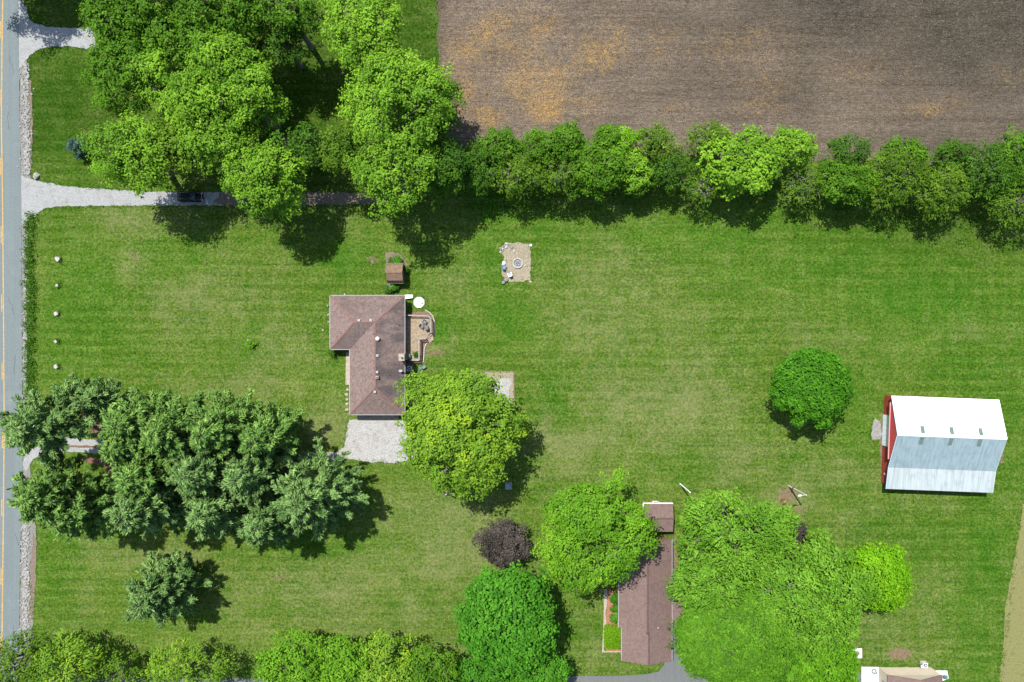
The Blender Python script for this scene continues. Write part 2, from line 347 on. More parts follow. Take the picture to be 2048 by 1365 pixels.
# ------------------------------------------------------------------ ground
def lin(a, b, st): return list(np.arange(a, b, st))
gx = np.array([-4000, -1500, -500, -250, -160, -125] + lin(-105, 105, 0.9) + [105, 125, 160, 250, 500, 1500, 4000.])
gy = np.array([-4000, -1500, -500, -250, -150, -100] + lin(-76, 76, 0.9) + [76, 100, 150, 250, 500, 1500, 4000.])
X, Y = np.meshgrid(gx, gy); X = X.ravel(); Y = Y.ravel()
nx, ny = len(gx), len(gy)
idx = np.arange(nx * ny).reshape(ny, nx)
quads = np.stack([idx[:-1, :-1], idx[:-1, 1:], idx[1:, 1:], idx[1:, :-1]], -1).reshape(-1, 4)
zz = (vnoise(X, Y, 9, 3) - 0.5) * 0.10
edge = np.clip((95 - np.maximum(np.abs(X), np.abs(Y) * 1.4)) / 10, 0, 1)
Zg = np.minimum(zz * edge, 0.0) - 0.02
Vg = np.stack([X, Y, Zg], -1)
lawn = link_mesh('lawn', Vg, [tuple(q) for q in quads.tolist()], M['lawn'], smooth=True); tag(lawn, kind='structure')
def blobs(spec, X=X, Y=Y):
    a = np.zeros_like(X)
    for px, py, rx, ry, k in spec:
        cx, cy = G(px, py); d = ((X - cx) / (rx / 11.19)) ** 2 + ((Y - cy) / (ry / 11.19)) ** 2
        a = np.maximum(a, k * np.exp(-d * 1.2)) if k > 0 else a + k * np.exp(-d * 1.2)
    return a
DRY = [(1760,1210,220,120,.42),(1640,940,260,50,.40),(1330,880,300,60,.40),(1190,1300,80,60,.4),(1000,1020,90,40,.5),(1700,1040,120,80,.35),(300,440,160,40,.55),(260,530,60,45,.6),(420,600,170,90,.55),(560,690,110,110,.5),(480,770,160,40,.6),(650,850,60,60,.9),(760,620,50,40,.2),
       (900,560,70,50,.35),(1210,560,140,90,.55),(1240,640,160,110,.6),(1320,800,190,130,.75),(1160,890,140,45,.85),(1150,940,120,40,.7),
       (880,1040,160,70,.85),(900,1110,130,80,.85),(700,1180,200,90,.6),(500,1200,120,90,.45),(760,1250,240,60,.55),(560,1160,60,30,.6),(1480,910,140,60,.6),
       (1600,760,40,160,.5),(1700,680,160,40,.3),(1880,660,160,30,.35),(1580,1000,60,50,.9),(1800,1308,60,22,1.0),(1200,1300,60,60,.4),(1160,1200,60,120,.35),
       (300,1110,200,40,.5),(150,1150,70,90,.25),(1880,1220,130,70,.25),(1870,1010,120,40,.3),(640,400,120,60,.2),(870,700,40,14,.9),(905,680,12,30,.9),(1090,860,26,60,.9),(1560,1130,80,60,.3)]
LUSH = [(180,620,110,130,.85),(330,520,110,60,.7),(500,680,50,60,.55),(400,760,60,40,.3),(700,520,60,40,.9),(860,560,40,30,.5),(890,660,35,55,1.),(850,640,40,30,.8),(1020,640,60,60,.95),
        (980,520,40,80,.8),(1000,420,60,40,1.),(1110,800,40,90,.95),(1100,470,90,60,.6),(1420,470,240,50,.6),(1650,520,250,80,.7),(1850,600,220,120,.85),(1950,800,120,200,.8),(1720,860,60,120,.5),
        (1850,1080,90,80,.5),(1960,1150,60,220,.9),(130,230,90,140,.75),(130,330,80,40,.5),(830,120,60,150,.7),(600,200,140,160,.5),(640,1100,120,20,.8),(100,1130,60,90,.55),
        (780,1100,30,40,.6),(1130,1250,60,70,.55),(690,740,30,60,.4),(640,650,30,100,.45),(1750,1050,90,60,.5),(1350,930,100,30,.5)]
BARE = [(500,690,8,6,.5),(1575,990,34,24,.75),(1598,1020,30,20,.6),(1800,1308,34,15,1.0),(640,865,26,24,.35),(745,520,24,14,.7),(820,572,24,8,.5),(268,512,30,20,.55),(645,175,14,10,.6),
        (205,900,70,30,.4),(905,660,9,40,.4),(870,705,45,9,.75),(855,690,16,20,.5),(1170,905,110,8,.42),(1090,850,14,60,.5),(560,1155,40,18,.55),(690,985,60,10,.5),(1765,880,9,110,.75),(1860,793,100,6,.65),
        (470,420,60,20,.35),(430,470,30,30,.4),(700,270,30,22,.5),(640,450,40,20,.3),(300,305,30,20,.4),(1725,1345,16,30,.4),(1350,1130,14,100,.8),(1350,1240,12,20,.6),(815,760,14,70,.9),(1895,880,14,60,.3),(2003,905,10,50,.7)]
n1 = vnoise(X, Y, 7, 11); n2 = vnoise(X, Y, 2.5, 12)
dry = np.clip(blobs(DRY) * (0.55 + 0.9 * n1) + 0.30 * (n2 - 0.5), 0, 1.2)
lush = np.clip(blobs(LUSH) * (0.6 + 0.6 * vnoise(X, Y, 5, 13)) - 0.3 * dry + 0.15 * (n2 - .5), 0, 1)
bare = np.clip(blobs(BARE), 0, 1)
dimmed = np.clip(blobs([(60,200,130,190,1.),(180,200,120,170,1.),(130,20,120,80,1.),(620,190,130,230,.95),(830,90,60,170,1.),(600,360,220,60,.7),(1950,470,260,70,.45)]) * 1.25, 0, 1)  # vignette-like dimming painted into the lawn colour, mainly at the upper left
for nm, arr in (('dry', dry), ('lush', lush), ('bare', bare), ('dimmed', dimmed)):
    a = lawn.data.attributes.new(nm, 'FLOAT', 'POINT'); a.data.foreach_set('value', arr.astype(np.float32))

def ragged(pts, amp=0.25, stp=0.35, seed=0, closed=True):
    """world polygon from photo points with an uneven natural edge"""
    r = random.Random(seed); P = [Vector(G(*p)) for p in pts]; out = []
    for i in range(len(P)):
        a, b = P[i], P[(i + 1) % len(P)]; d = (b - a); L = d.length; n = max(1, int(L / stp)); nn = Vector((-d.y, d.x)).normalized() if L > 0 else Vector((0, 0))
        for k in range(n):
            q = a + d * (k / n); off = (math.sin(q.x * 1.3 + seed) + math.sin(q.y * 1.7 + seed * 2) + math.sin((q.x + q.y) * 3.1)) * 0.22 + r.uniform(-0.6, 0.6)
            out.append(q + nn * off * amp)
    return [(p.x, p.y) for p in out]
def sheet(name, poly, z, mat, parent=None):
    m = MB(); tri = tessellate_polygon([[Vector((p[0], p[1], 0)) for p in poly]])
    m.add([(p[0], p[1], z) for p in poly], [])
    for t in tri:
        a, b, c = (Vector(poly[i]) for i in t)
        m.f.append(tuple(t) if (b - a).cross(c - a) > 0 else tuple(t)[::-1])
    o = m.build(name, mat, parent)
    return tag(o, kind='structure') if parent is None else o

# field of last year's stubble at the top right: a gridded sheet so that weed patches and painted corner darkening are its own
fx = np.arange(-14.0, 118, 1.0); fy = np.arange(31.0, 98, 1.0)
def field_edge_x(y): return -13.4 + 0.25 * np.sin(y * 0.9) + 0.02 * (61 - y)
def field_edge_y(x): return 33.6 - 1.9 * np.clip((x - 10) / 60, 0, 1) + 0.3 * np.sin(x * 0.7)
FX, FY = np.meshgrid(fx, fy); t_ = (FY - 31) / (97 - 31)
FYY = field_edge_y(FX) * (1 - t_) + 130 * t_; ex = field_edge_x(FYY); FXX = ex + (FX + 14) * 1.0
Vf = np.stack([FXX.ravel(), FYY.ravel(), np.full(FXX.size, 0.03)], -1)
ii = np.arange(FX.size).reshape(FX.shape); qf = np.stack([ii[:-1, :-1], ii[:-1, 1:], ii[1:, 1:], ii[1:, :-1]], -1).reshape(-1, 4)
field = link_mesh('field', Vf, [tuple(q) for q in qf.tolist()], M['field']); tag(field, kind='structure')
fX, fY = Vf[:, 0], Vf[:, 1]
weed = blobs([(1085,165,110,70,.95),(1090,225,55,32,1.05),(970,235,60,30,.9),(930,110,80,80,.75),(1000,70,140,80,.75),(1200,110,110,60,.75),(1060,50,90,60,.75),(1350,215,60,24,.65),(1310,90,160,80,.5),(1520,215,90,26,.6),(1500,100,160,80,.5),(1220,80,90,60,.65),(1840,215,90,24,.65),(1900,205,60,18,.55),(2010,150,60,40,.5),(2030,270,50,20,.55),(1530,170,80,40,.55),(930,185,60,70,.65),(1700,150,200,60,.38),(1150,200,90,50,.75)], fX, fY) * (0.6 + 0.7 * vnoise(fX, fY, 3, 21))
corner_shade = np.clip(blobs([(1980,60,360,200,.95),(1720,20,330,140,.85),(1560,180,300,70,.5),(1400,40,160,60,.4),(880,40,10,300,.5),(1980,270,220,60,.6)], fX, fY) + 0.25 * (vnoise(fX, fY, 6, 22) - .4), 0, 1)  # vignette and cloud shade painted into the field colour, strongest at top right
for nm, arr in (('weed', weed), ('corner_shade', corner_shade)):
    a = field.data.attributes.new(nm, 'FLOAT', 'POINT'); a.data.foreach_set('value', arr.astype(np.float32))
# second field whose edge shows at the lower right
sheet('straw_field', [(x, y) for x, y in ragged([(2120,960),(2046,1010),(2040,1060),(2022,1150),(2012,1200),(2006,1300),(1992,1420),(2060,1600),(2500,1600),(2500,900)], 0.2, 0.6, 5)], 0.012, gravel_mat('cut_straw_field', (0.105, 0.110, 0.034), (0.200, 0.190, 0.078), 0.2, 0.6))

# road, its lines and the drives
RE = [(-200,31),(-100,35),(0,37),(100,38),(250,40),(400,43),(600,44),(860,45),(950,46),(1100,41),(1250,39),(1365,35),(1500,31),(1650,26)]
road_poly = [G(x, y) for y, x in RE] + [G(x - 78, y) for y, x in RE[::-1]]
road = sheet('road', road_poly, 0.05, M['road'])
YL = [(-200,7),(0,5.5),(100,4),(250,3),(340,4.5),(480,6),(700,7.5),(860,8.5),(1020,7),(1200,5),(1365,3),(1500,1),(1650,-2)]
def yl(y): return float(np.interp(y, [a for a, b in YL], [b for a, b in YL]))
def strip(ys, off, w):
    return [G(yl(y) + off - w / 2, y) for y in ys] + [G(yl(y) + off + w / 2, y) for y in ys[::-1]]
ys = list(range(-200, 1651, 25))
sheet('yellow_line', strip(ys, 0.3, 2.3), 0.056, M['yellow'], road)
for k in range(-1, 12):
    y0 = 453 + 136.5 * (k - 3); sheet('yellow_dash', strip([y0, y0 + 17, y0 + 34], -3.0, 2.0), 0.056, M['yellow'], road)
m = MB(); r_ = random.Random(4)
for q in range(6):
    x, y = r_.uniform(12, 34), r_.uniform(100, 1300); pts = []
    for k in range(7): pts.append(Vector((*G(x, y), 0.057))); x += r_.uniform(-1.5, 1.5) + (r_.uniform(1, 4) if q % 2 else 0); y += r_.uniform(3, 12)
    m.tube(pts, [0.02] * len(pts), 4)
m.build('crack_seal', M['seal'], road)
sheet('road_shoulder', ragged([(36,-60),(38,130),(40,300),(42,420),(44,600),(45,800),(46,930),(42,1060),(40,1200),(36,1330),(34,1500),(50,1500),(62,1330),(68,1200),(72,1060),(60,940),(50,880),(55,780),(52,600),(52,450),(60,370),(58,250),(54,130),(44,-60)], 0.18, 0.4, 3), 0.02, M['shoulder'])
sheet('dirt_verge', ragged([(62,160),(66,240),(63,340),(57,345),(57,240),(54,165)], 0.15, 0.4, 8), 0.028, M['dirt'])
sheet('dirt_verge', ragged([(66,1062),(74,1080),(72,1160),(66,1240),(56,1240),(60,1150)], 0.15, 0.4, 9), 0.028, M['dirt'])
sheet('gravel_drive', ragged([(36,-5),(52,16),(58,38),(70,47),(100,55),(180,57),(194,75),(190,95),(172,98),(140,93),(100,94),(75,100),(58,112),(46,130),(38,140)], 0.14, 0.35, 1), 0.034, M['gravel'])
sheet('gravel_drive', ragged([(41,352),(60,358),(90,366),(140,374),(220,380),(310,384),(420,385),(560,386),(700,387),(760,391),(800,399),(760,407),(700,408),(560,411),(420,411),(310,411),(180,412),(110,413),(88,418),(74,430),(66,440),(50,447),(43,452)], 0.14, 0.35, 2), 0.034, M['gravel'])
sheet('gravel_drive', ragged([(45,928),(52,908),(66,898),(84,890),(95,880),(110,872),(150,878),(215,882),(300,886),(420,894),(560,903),(690,906),(690,922),(560,922),(420,913),(300,907),(215,907),(150,905),(110,905),(85,908),(66,918),(52,945)], 0.12, 0.35, 6), 0.034, M['gravel'])
sheet('dirt_drive', ragged([(440,385),(560,385.5),(700,386.5),(770,391),(806,399),(770,408),(700,409.5),(560,412),(450,412),(425,405),(436,396)], 0.2, 0.3, 23), 0.040, M['dirt'])
sheet('drive_grass_strip', ragged([(112,890),(150,891),(215,893),(300,896),(420,903),(520,910),(520,913),(420,906),(300,899),(215,897),(150,895),(112,893)], 0.1, 0.4, 7), 0.039, M['needles'])
sheet('needle_litter', ragged([(160,830),(250,835),(300,860),(400,880),(560,900),(620,940),(580,985),(480,1005),(330,1000),(240,975),(200,930),(150,920),(230,915),(215,880),(180,860)], 0.5, 0.7, 12), 0.012, M['needles'])
sheet('gravel_yard', ragged([(698,840),(760,836),(812,842),(826,870),(838,905),(820,922),(780,926),(740,924),(705,920),(684,914),(678,903),(690,892),(692,870)], 0.2, 0.35, 10), 0.036, M['pad'])
sheet('garage_apron', [G(716,828), G(797,828), G(797,841), G(716,841)], 0.05, M['concrete'])
sheet('asphalt_drive', [G(*p) for p in [(-10,1352),(120,1356),(300,1357),(600,1358),(900,1357),(1130,1353),(1240,1352),(1290,1349),(1318,1343),(1328,1330),(1332,1312),(1343,1300),(1343,1246),(1368,1240),(1420,1250),(1500,1290),(1600,1330),(1722,1345),(1722,1470),(1400,1470),(1290,1385),(900,1384),(300,1384),(-10,1382)]], 0.04, M['drive'])
sheet('fire_pit_pad', ragged([(1003,492),(1030,486),(1062,489),(1062,530),(1061,562),(1040,563),(1012,562),(1003,552),(1002,535),(1008,515),(998,505)], 0.24, 0.45, 14), 0.03, M['dirtpad'])
sheet('side_gravel_pad', ragged([(940,744),(1026,744),(1027,780),(1026,808),(1000,815),(940,810)], 0.2, 0.3, 15), 0.03, M['dirtpad'])
sheet('side_gravel_patch', ragged([(942,745),(962,744),(960,775),(985,770),(1002,757),(1022,762),(1018,785),(1024,806),(1000,812),(975,806),(945,790)], 0.3, 0.3, 16), 0.035, M['pad'])
sheet('barn_entry_slab', ragged([(1746,845),(1750,837),(1757,842),(1761,850),(1762,862),(1764,868),(1761,878),(1752,879),(1744,880),(1742,868),(1745,858)], 0.08, 0.3, 17), 0.03, plain('broken_concrete', (0.20, 0.19, 0.178), 0.9, 0.2, 0.2, 2.0))
sheet('front_walk', [G(692,705), G(700,705), G(700,770), G(691,770)], 0.045, M['concrete'])
sheet('deck_mulch_bed', ragged([(812,627),(838,624),(852,622),(866,634),(869,650),(868,672),(862,688),(850,694),(848,720),(846,728),(812,728)], 0.08, 0.3, 18), 0.03, M['brownmulch'])
sheet('foundation_mulch_bed', ragged([(810,728),(826,728),(824,800),(812,830),(808,830)], 0.1, 0.3, 19), 0.03, M['brownmulch'])
sheet('shed_brush_bed', ragged([(771,505),(795,505),(812,525),(812,540),(770,545)], 0.4, 0.4, 20), 0.02, M['dirt'])
sheet('garden_mulch_bed', ragged([(1214,1180),(1246,1180),(1246,1304),(1212,1304),(1212,1240)], 0.05, 0.3, 21), 0.03, M['mulch'])
sheet('garden_walk', ragged([(1208,1180),(1214,1178),(1214.5,1200),(1211,1230),(1213,1250),(1209,1275),(1207.5,1300),(1210,1303),(1244,1302.5),(1244,1304.5),(1204,1305),(1207,1240)], 0.03, 0.4, 22), 0.045, M['concrete'])
sheet('neighbour_patio', [G(1722.5,1333.5), G(1757.5,1334), G(1757.5,1420), G(1722,1420)], 0.08, M['whitecon'])
sheet('neighbour_back_step', [G(1861,1341), G(1894,1341), G(1897,1357), G(1861,1372)], 0.08, M['whitecon'])

# ------------------------------------------------------------------ vegetation builders
TRI = [0]
def cards_mesh(name, P, N, L, Wd, tint, leaf, mat, parent, axis=None, rng=None):
    n = len(P); ref = rng.normal(size=(n, 3)) if axis is None else axis + rng.normal(size=(n, 3)) * 0.25
    N = N / (np.linalg.norm(N, axis=1, keepdims=True) + 1e-9)
    a = ref - N * (ref * N).sum(1, keepdims=True); a /= (np.linalg.norm(a, axis=1, keepdims=True) + 1e-9); b = np.cross(N, a)
    L = L[:, None]; Wd = Wd[:, None]; up = N * (L * 0.10)
    V = np.stack([P - a * L / 2 - up, P + b * Wd / 2 + a * L * 0.05, P + a * L / 2 - up, P - b * Wd / 2 + a * L * 0.05], 1).reshape(-1, 3)
    org = np.array(ORG[parent.name]) if parent is not None else np.zeros(3)
    me = bpy.data.meshes.new(name); me.vertices.add(4 * n); me.vertices.foreach_set('co', (V - org).astype(np.float32).ravel())
    me.loops.add(4 * n); me.loops.foreach_set('vertex_index', np.arange(4 * n, dtype=np.int32))
    me.polygons.add(n); me.polygons.foreach_set('loop_start', np.arange(0, 4 * n, 4, dtype=np.int32))
    at = me.attributes.new('tint', 'FLOAT', 'FACE'); at.data.foreach_set('value', tint.astype(np.float32))
    at = me.attributes.new('leaf', 'FLOAT', 'FACE'); at.data.foreach_set('value', leaf.astype(np.float32))
    me.materials.append(mat); me.update(calc_edges=True)
    o = bpy.data.objects.new(name, me); COL.objects.link(o); TRI[0] += 2 * n
    if parent is not None: o.parent = parent; ORG[o.name] = ORG[parent.name]
    return o
def unit(v): return v / (np.linalg.norm(v, axis=-1, keepdims=True) + 1e-9)

def broadleaf(px, py, rx, ry, hc, ht, leaf, label, group, seed, cat='tree', name='tree', bark='barkg', dens=1.0, clump=0.85, lsize=0.40, lobes=16, lobe_r=0.40,
              twigs=4, gap=0.0, aspect=0.62, base=None, flat=0.75, droop=0.0, trunk=True, sprig=0.16, dome=False):
    rng = np.random.default_rng(seed)
    C = np.array(W(px, py, hc)); k = (H - hc) / F
    R = np.array([rx * k, ry * k, max(1.0, ht - hc)])
    b = W(*base) if base else Vector((C[0], C[1], 0))
    root = thing(name, label, cat, b, group)
    # lobes : limbs' own masses of foliage
    i = np.arange(lobes); g = i * 2.39996 + rng.uniform(0, 6.28); zt = 1 - 1.15 * (i + 0.5) / lobes + rng.normal(0, .08, lobes); zt = np.clip(zt, -0.25, 0.97)
    rr = np.sqrt(1 - np.clip(zt, 0, 1) ** 2); D = np.stack([rr * np.cos(g), rr * np.sin(g), zt], -1) + rng.normal(0, .10, (lobes, 3))
    mr = (R[0] + R[1]) / 2
    lr = mr * lobe_r * rng.uniform(0.50, 1.25, lobes)
    LC = C + D * (R - np.minimum(lr[:, None], R * 0.75)) * rng.uniform(0.88, 1.08, (lobes, 1))
    LC[:, 2] = np.minimum(LC[:, 2], ht - lr * flat * 0.9)
    # clumps on the lobes
    CP, CD, CI = [], [], []
    for q in range(lobes):
        nc = int(dens * 3.1 * lr[q] ** 2 / clump ** 2 * 2.0) + 5
        d = unit(rng.normal(size=(nc, 3)) + np.array([D[q, 0] * 0.5, D[q, 1] * 0.5, 0.55]))
        far = np.where(rng.random((nc, 1)) < sprig, rng.uniform(1.05, 1.38, (nc, 1)), rng.uniform(0.70, 1.06, (nc, 1)))
        p = LC[q] + d * lr[q] * np.array([1, 1, flat]) * far
        keep = np.ones(nc, bool)
        for w in range(lobes):
            if w != q: keep &= np.linalg.norm((p - LC[w]) / np.array([1, 1, flat]), axis=1) > lr[w] * 0.55
        g_ = gap + 0.10 + 0.25 * (rng.random() < .25)
        keep &= rng.random(nc) > g_
        CP.append(p[keep]); CD.append(d[keep]); CI.append(np.full(keep.sum(), q))
    if dome:
        nd = int(dens * 7.5 * mr ** 2 / clump ** 2); k_ = np.arange(nd); z_ = 1 - 1.25 * (k_ + .5) / nd; r_2 = np.sqrt(np.clip(1 - z_ ** 2, 0, 1)); a_ = k_ * 2.39996
        d_ = np.stack([r_2 * np.cos(a_), r_2 * np.sin(a_), z_], -1); bumps = 1 + 0.05 * np.sin(5 * d_[:, :1] + 1.3 * seed) * np.sin(6 * d_[:, 1:2]) + rng.normal(0, .03, (nd, 1))
        CP.append(C + d_ * R * 0.93 * bumps); CD.append(unit(d_ / R)); CI.append(rng.integers(0, lobes, nd))
    CP = np.concatenate(CP); CD = np.concatenate(CD); CI = np.concatenate(CI); n = len(CP)
    cr = clump * np.clip(rng.lognormal(-0.18, 0.42, n), 0.35, 1.7); ct = np.clip(rng.normal(0.45, 0.22, n) + rng.normal(0, 0.22, lobes)[CI], 0, 1)
    mcount = np.maximum(6, (dens * 24 * (cr / 0.85) ** 2 * (0.40 / lsize) ** 2).astype(int))
    id_ = np.repeat(np.arange(n), mcount); m_ = len(id_)
    d2 = unit(rng.normal(size=(m_, 3)) + CD[id_] * 0.7 + np.array([0, 0, 0.25]))
    lg = np.clip(rng.normal(0.35, 0.35, n), -0.2, 1.2); al = (d2 * CD[id_]).sum(1, keepdims=True) * CD[id_] * lg[id_][:, None]
    P = CP[id_] + (d2 + al) * (cr[id_] * rng.uniform(0.35, 1.05, m_) ** 0.7)[:, None] * np.array([1, 1, 0.72])
    if droop: P[:, 2] -= droop * ((P[:, 0] - C[0]) ** 2 + (P[:, 1] - C[1]) ** 2) / mr ** 2
    P[:, 2] = np.maximum(P[:, 2], 0.3)
    N = d2 * 0.55 + CD[id_] * 0.45 + np.array([-0.10, 0.15, 0.85]) + rng.normal(size=(m_, 3)) * 0.36
    Ls = lsize * rng.uniform(0.65, 1.35, m_)
    ax = None
    if aspect < 0.5: ax = unit(CD[id_] * np.array([1, 1, 0.2]) + d2 * 0.5)
    cards_mesh('crown', P, N, Ls, Ls * aspect * rng.uniform(0.8, 1.2, m_), ct[id_], rng.random(m_), LEAF[leaf], root, ax, rng)
    if trunk:
        mb = MB(); r0 = max(0.09, 0.032 * ht * (mr / 6) ** 0.5); fork = Vector((b.x + (C[0] - b.x) * .5, b.y + (C[1] - b.y) * .5, max(1.0, hc * 0.45)))
        top = Vector(C) + Vector((0, 0, R[2] * 0.35))
        mb.tube([b - Vector((0, 0, .1)), b + (fork - b) * .15, fork, (fork + top) / 2 + Vector((rng.normal() * .25, rng.normal() * .25, 0)), top], [r0 * 1.35, r0, r0 * .8, r0 * .5, r0 * .15], 7)
        for q in range(lobes):
            f = fork + (top - fork) * float(rng.uniform(0, .55)); e = Vector(LC[q]); mid = f + (e - f) * .5 + Vector((rng.normal() * .4, rng.normal() * .4, (e - f).length * .10))
            mb.tube([f, mid, e], [r0 * .42, r0 * .28, r0 * .1], 5, False)
            own = np.where(CI == q)[0]
            if len(own):
                for c in rng.choice(own, min(twigs, len(own)), replace=False):
                    e2 = Vector(CP[c] + CD[c] * 0.25 * cr[c]); s = mid + (e - mid) * float(rng.uniform(.3, 1)); h = (s + e2) / 2 + Vector(tuple(rng.normal(0, .15, 3)))
                    mb.tube([s, h, e2], [r0 * .10 + .02, r0 * .06 + .015, .012], 4, False)
        TRI[0] += 2 * len(mb.f); mb.build('trunk', M[bark], root, True)
    return root

def pine(px, py, h, rad, label, group, seed, leaf='pine', cb=0.25, name='pine_tree', cat='tree', dens=1.0, base=None, pw=0.75, tuft=0.78, zc=0.42):
    """tip seen at (px,py); whorls of boughs carrying upswept plumes of needles"""
    rng = np.random.default_rng(seed); mid = W(px, py, h * zc); tip = Vector((mid.x, mid.y, h)); b = W(*base) if base else Vector((tip.x, tip.y, 0))
    root = thing(name, label, cat, b, group); mb = MB(); axis = lambda z: b + (tip - b) * (z / h)
    r0 = 0.018 * h; zs = np.linspace(0, h, 7); mb.tube([axis(z) + Vector((rng.normal() * .12, rng.normal() * .12, 0)) for z in zs], [r0 * (1 - z / h) + .03 for z in zs], 7)
    P, N, A, T, S_ = [], [], [], [], []
    nw = int(h * (1 - cb) * 1.0)
    for w in range(nw):
        f = (w + .5) / nw; z = h * (cb + (1 - cb) * f); prof = (1 - f) ** pw * (0.75 + 0.25 * min(1, f * 5)) ; nb = int(rng.integers(7, 11))
        g0 = rng.uniform(0, 6.28)
        for k in range(nb):
            an = g0 + 6.28 * k / nb + rng.normal(0, .2); L = rad * prof * rng.uniform(0.58, 1.30) + 0.4
            dr = np.array([math.cos(an), math.sin(an), 0]); rise = 0.50 * f + rng.normal(0, .12) - 0.08
            s = np.array(axis(z)); pt = lambda u: s + dr * L * u + np.array([0, 0, L * (rise * u + 0.22 * u * u)])
            mb.tube([Vector(pt(u)) for u in (0, .5, 1)], [.07 + .012 * L, .05, .02], 4, False)
            lat = np.array([-dr[1], dr[0], 0]); bt = np.clip(rng.normal(.45, .2), 0, 1)
            nt = max(3, int(L * 4.6 * dens))
            for q in range(nt):
                u = 0.22 + 0.80 * rng.random() ** 0.75; sw = (0.22 + L * 0.13) * (1.12 - u) ** 0.6 * rng.uniform(-1, 1)
                c = pt(u) + lat * sw + np.array([0, 0, 0.10 + rng.normal(0, .12)]); pd = unit(dr * 1.0 + lat * np.sign(sw) * 0.45 + np.array([0, 0, 0.35]))
                nbld = 9
                P.append(c + rng.normal(0, .13, (nbld, 3))); A.append(unit(pd + rng.normal(0, .24, (nbld, 3)))); N.append(np.array([0, 0, 1.]) + rng.normal(0, .6, (nbld, 3)))
                T.append(np.full(nbld, np.clip(bt + rng.normal(0, .15), 0, 1)))
    P = np.concatenate(P); A = np.concatenate(A); N = np.concatenate(N); T = np.concatenate(T); m_ = len(P)
    Ls = tuft * rng.uniform(.7, 1.3, m_); P = P + A * Ls[:, None] * .3
    cards_mesh('crown', P, N, Ls, Ls * rng.uniform(.17, .27, m_), T, rng.random(m_), LEAF[leaf], root, A, rng)
    TRI[0] += 2 * len(mb.f); mb.build('trunk', M['barkd'], root, True); return root

def bare_tree(px, py, h, label, seed, rad=3.5, bark='barkp'):
    rng = np.random.default_rng(seed); b = W(px, py, 0); root = thing('dead_tree', label, 'tree', b); mb = MB()
    mb.tube([b, b + Vector((.1, .1, h * .4)), b + Vector((.2, -.1, h))], [.16, .11, .03], 6)
    for q in range(16):
        z = h * rng.uniform(.35, .95); an = rng.uniform(0, 6.28); L = rad * rng.uniform(.5, 1.1) * (1.2 - z / h); d = Vector((math.cos(an), math.sin(an), rng.uniform(.1, .5))); s = b + Vector((.1, 0, z)); e = s + d * L
        mb.tube([s, s + d * L * .5 + Vector((0, 0, .2)), e], [.06, .04, .015], 4, False)
        for j in range(4):
            s2 = s + d * L * rng.uniform(.3, .9); d2 = (d + Vector(tuple(rng.normal(0, .6, 3)))).normalized(); mb.tube([s2, s2 + d2 * L * .4], [.03, .01], 4, False)
    mb.build('trunk', M[bark], root); return root

# ------------------------------------------------------------------ trees, wood at the top left
WG = 'tall trees of the grove north of the gravel drive'
grove = [
 (246,38,72,62,13,19,'mid','dark leafy tree at the grove\'s top left, beside the upper gravel turnout',1,{}),
 (352,10,75,60,13,19,'mid','tall tree cut by the top edge, right of the upper turnout tree',2,{}),
 (445,38,80,70,13,20,'mid','tall tree with dark forked limbs showing near the top edge',3,dict(gap=.22)),
 (258,150,66,80,12,17,'mid','tree on the grove\'s left edge just below the upper turnout',4,{}),
 (318,155,50,52,13,18.5,'bright','small light green tree in the left half of the grove',5,dict(lobes=8)),
 (455,140,72,62,14,21,'bright','sunlit bright green tree crowning the middle of the grove',6,{}),
 (498,205,72,68,13,20,'bright','bright tree with right-hand finger of foliage over dark lawn',7,{}),
 (405,215,72,62,13,19.5,'bright','loose bright tree in the grove\'s heart, below the crowning tree',8,dict(gap=.1)),
 (268,316,72,76,12,18,'bright','round tree beside the small blue spruce, above the gravel drive',9,{}),
 (345,300,55,60,11,16,'olive','olive thin-leaved tree right of the blue spruce tree, above the parked car',10,dict(gap=.25)),
 (440,280,76,68,12,18,'bright','sunlit tree above the gap over the parked car\'s bonnet',11,{}),
 (530,355,80,75,12,18,'bright','airy tree overhanging the gravel drive right of the parked car',12,dict(gap=.12)),
 (605,300,58,46,9,14,'dark','shaded sparse tree right of the grove with bare grey limbs',13,dict(gap=.4,twigs=10)),
 (575,25,72,52,13,19,'mid','shaded leaning tree at the top edge with long bare trunk',14,dict(gap=.4,twigs=10)),
 (725,55,76,85,13,19,'bright','bright tree at the top edge left of the grass strip by the field',15,dict(gap=.08)),
 (800,205,108,92,14,21,'bright','largest bright tree beside the lower left corner of the stubble field',16,dict(lobes=14)),
 (790,345,88,88,13,19,'bright','bright tree overhanging the right end of the gravel drive',17,dict(lobes=13)),
 (692,300,46,44,11,15,'olive','thin pale tree left of the biggest bright tree',18,dict(gap=.3)),
 (880,215,36,50,8,12,'mid','low thin tree leaning over the stubble field\'s left corner',19,dict(gap=.2)),
 (880,330,64,62,9,14,'dark','dark tree where the hedgerow meets the bright grove',20,dict(gap=.1)),
 (345,95,64,56,12,17.5,'mid','mid green tree between the upper turnout trees and the crowning bright tree',22,dict(gap=.1)),
 (420,75,60,50,12,18,'mid','mid green tree above the bright tree crowning the grove',23,dict(gap=.15)),
 (565,85,58,50,10,15,'dark','thin shaded tree over the dark lawn right of the grove',24,dict(gap=.45,twigs=9)),
 (-55,-150,85,85,13,19,'mid','tree beyond the top left corner that shades the turnout',21,{}),
]
for px, py, rx, ry, hc, ht, lf, lab, sd, kw in grove:
    broadleaf(px, py, rx * 0.97, ry * 0.97, hc, ht, lf, lab, WG, 100 + sd, **kw)
pine(158, 296, 3.6, 1.5, 'small blue spruce on the lawn beside the grove', None, 301, 'spruce', 0.02, 'spruce_tree', dens=2.2, pw=.9, tuft=.4)

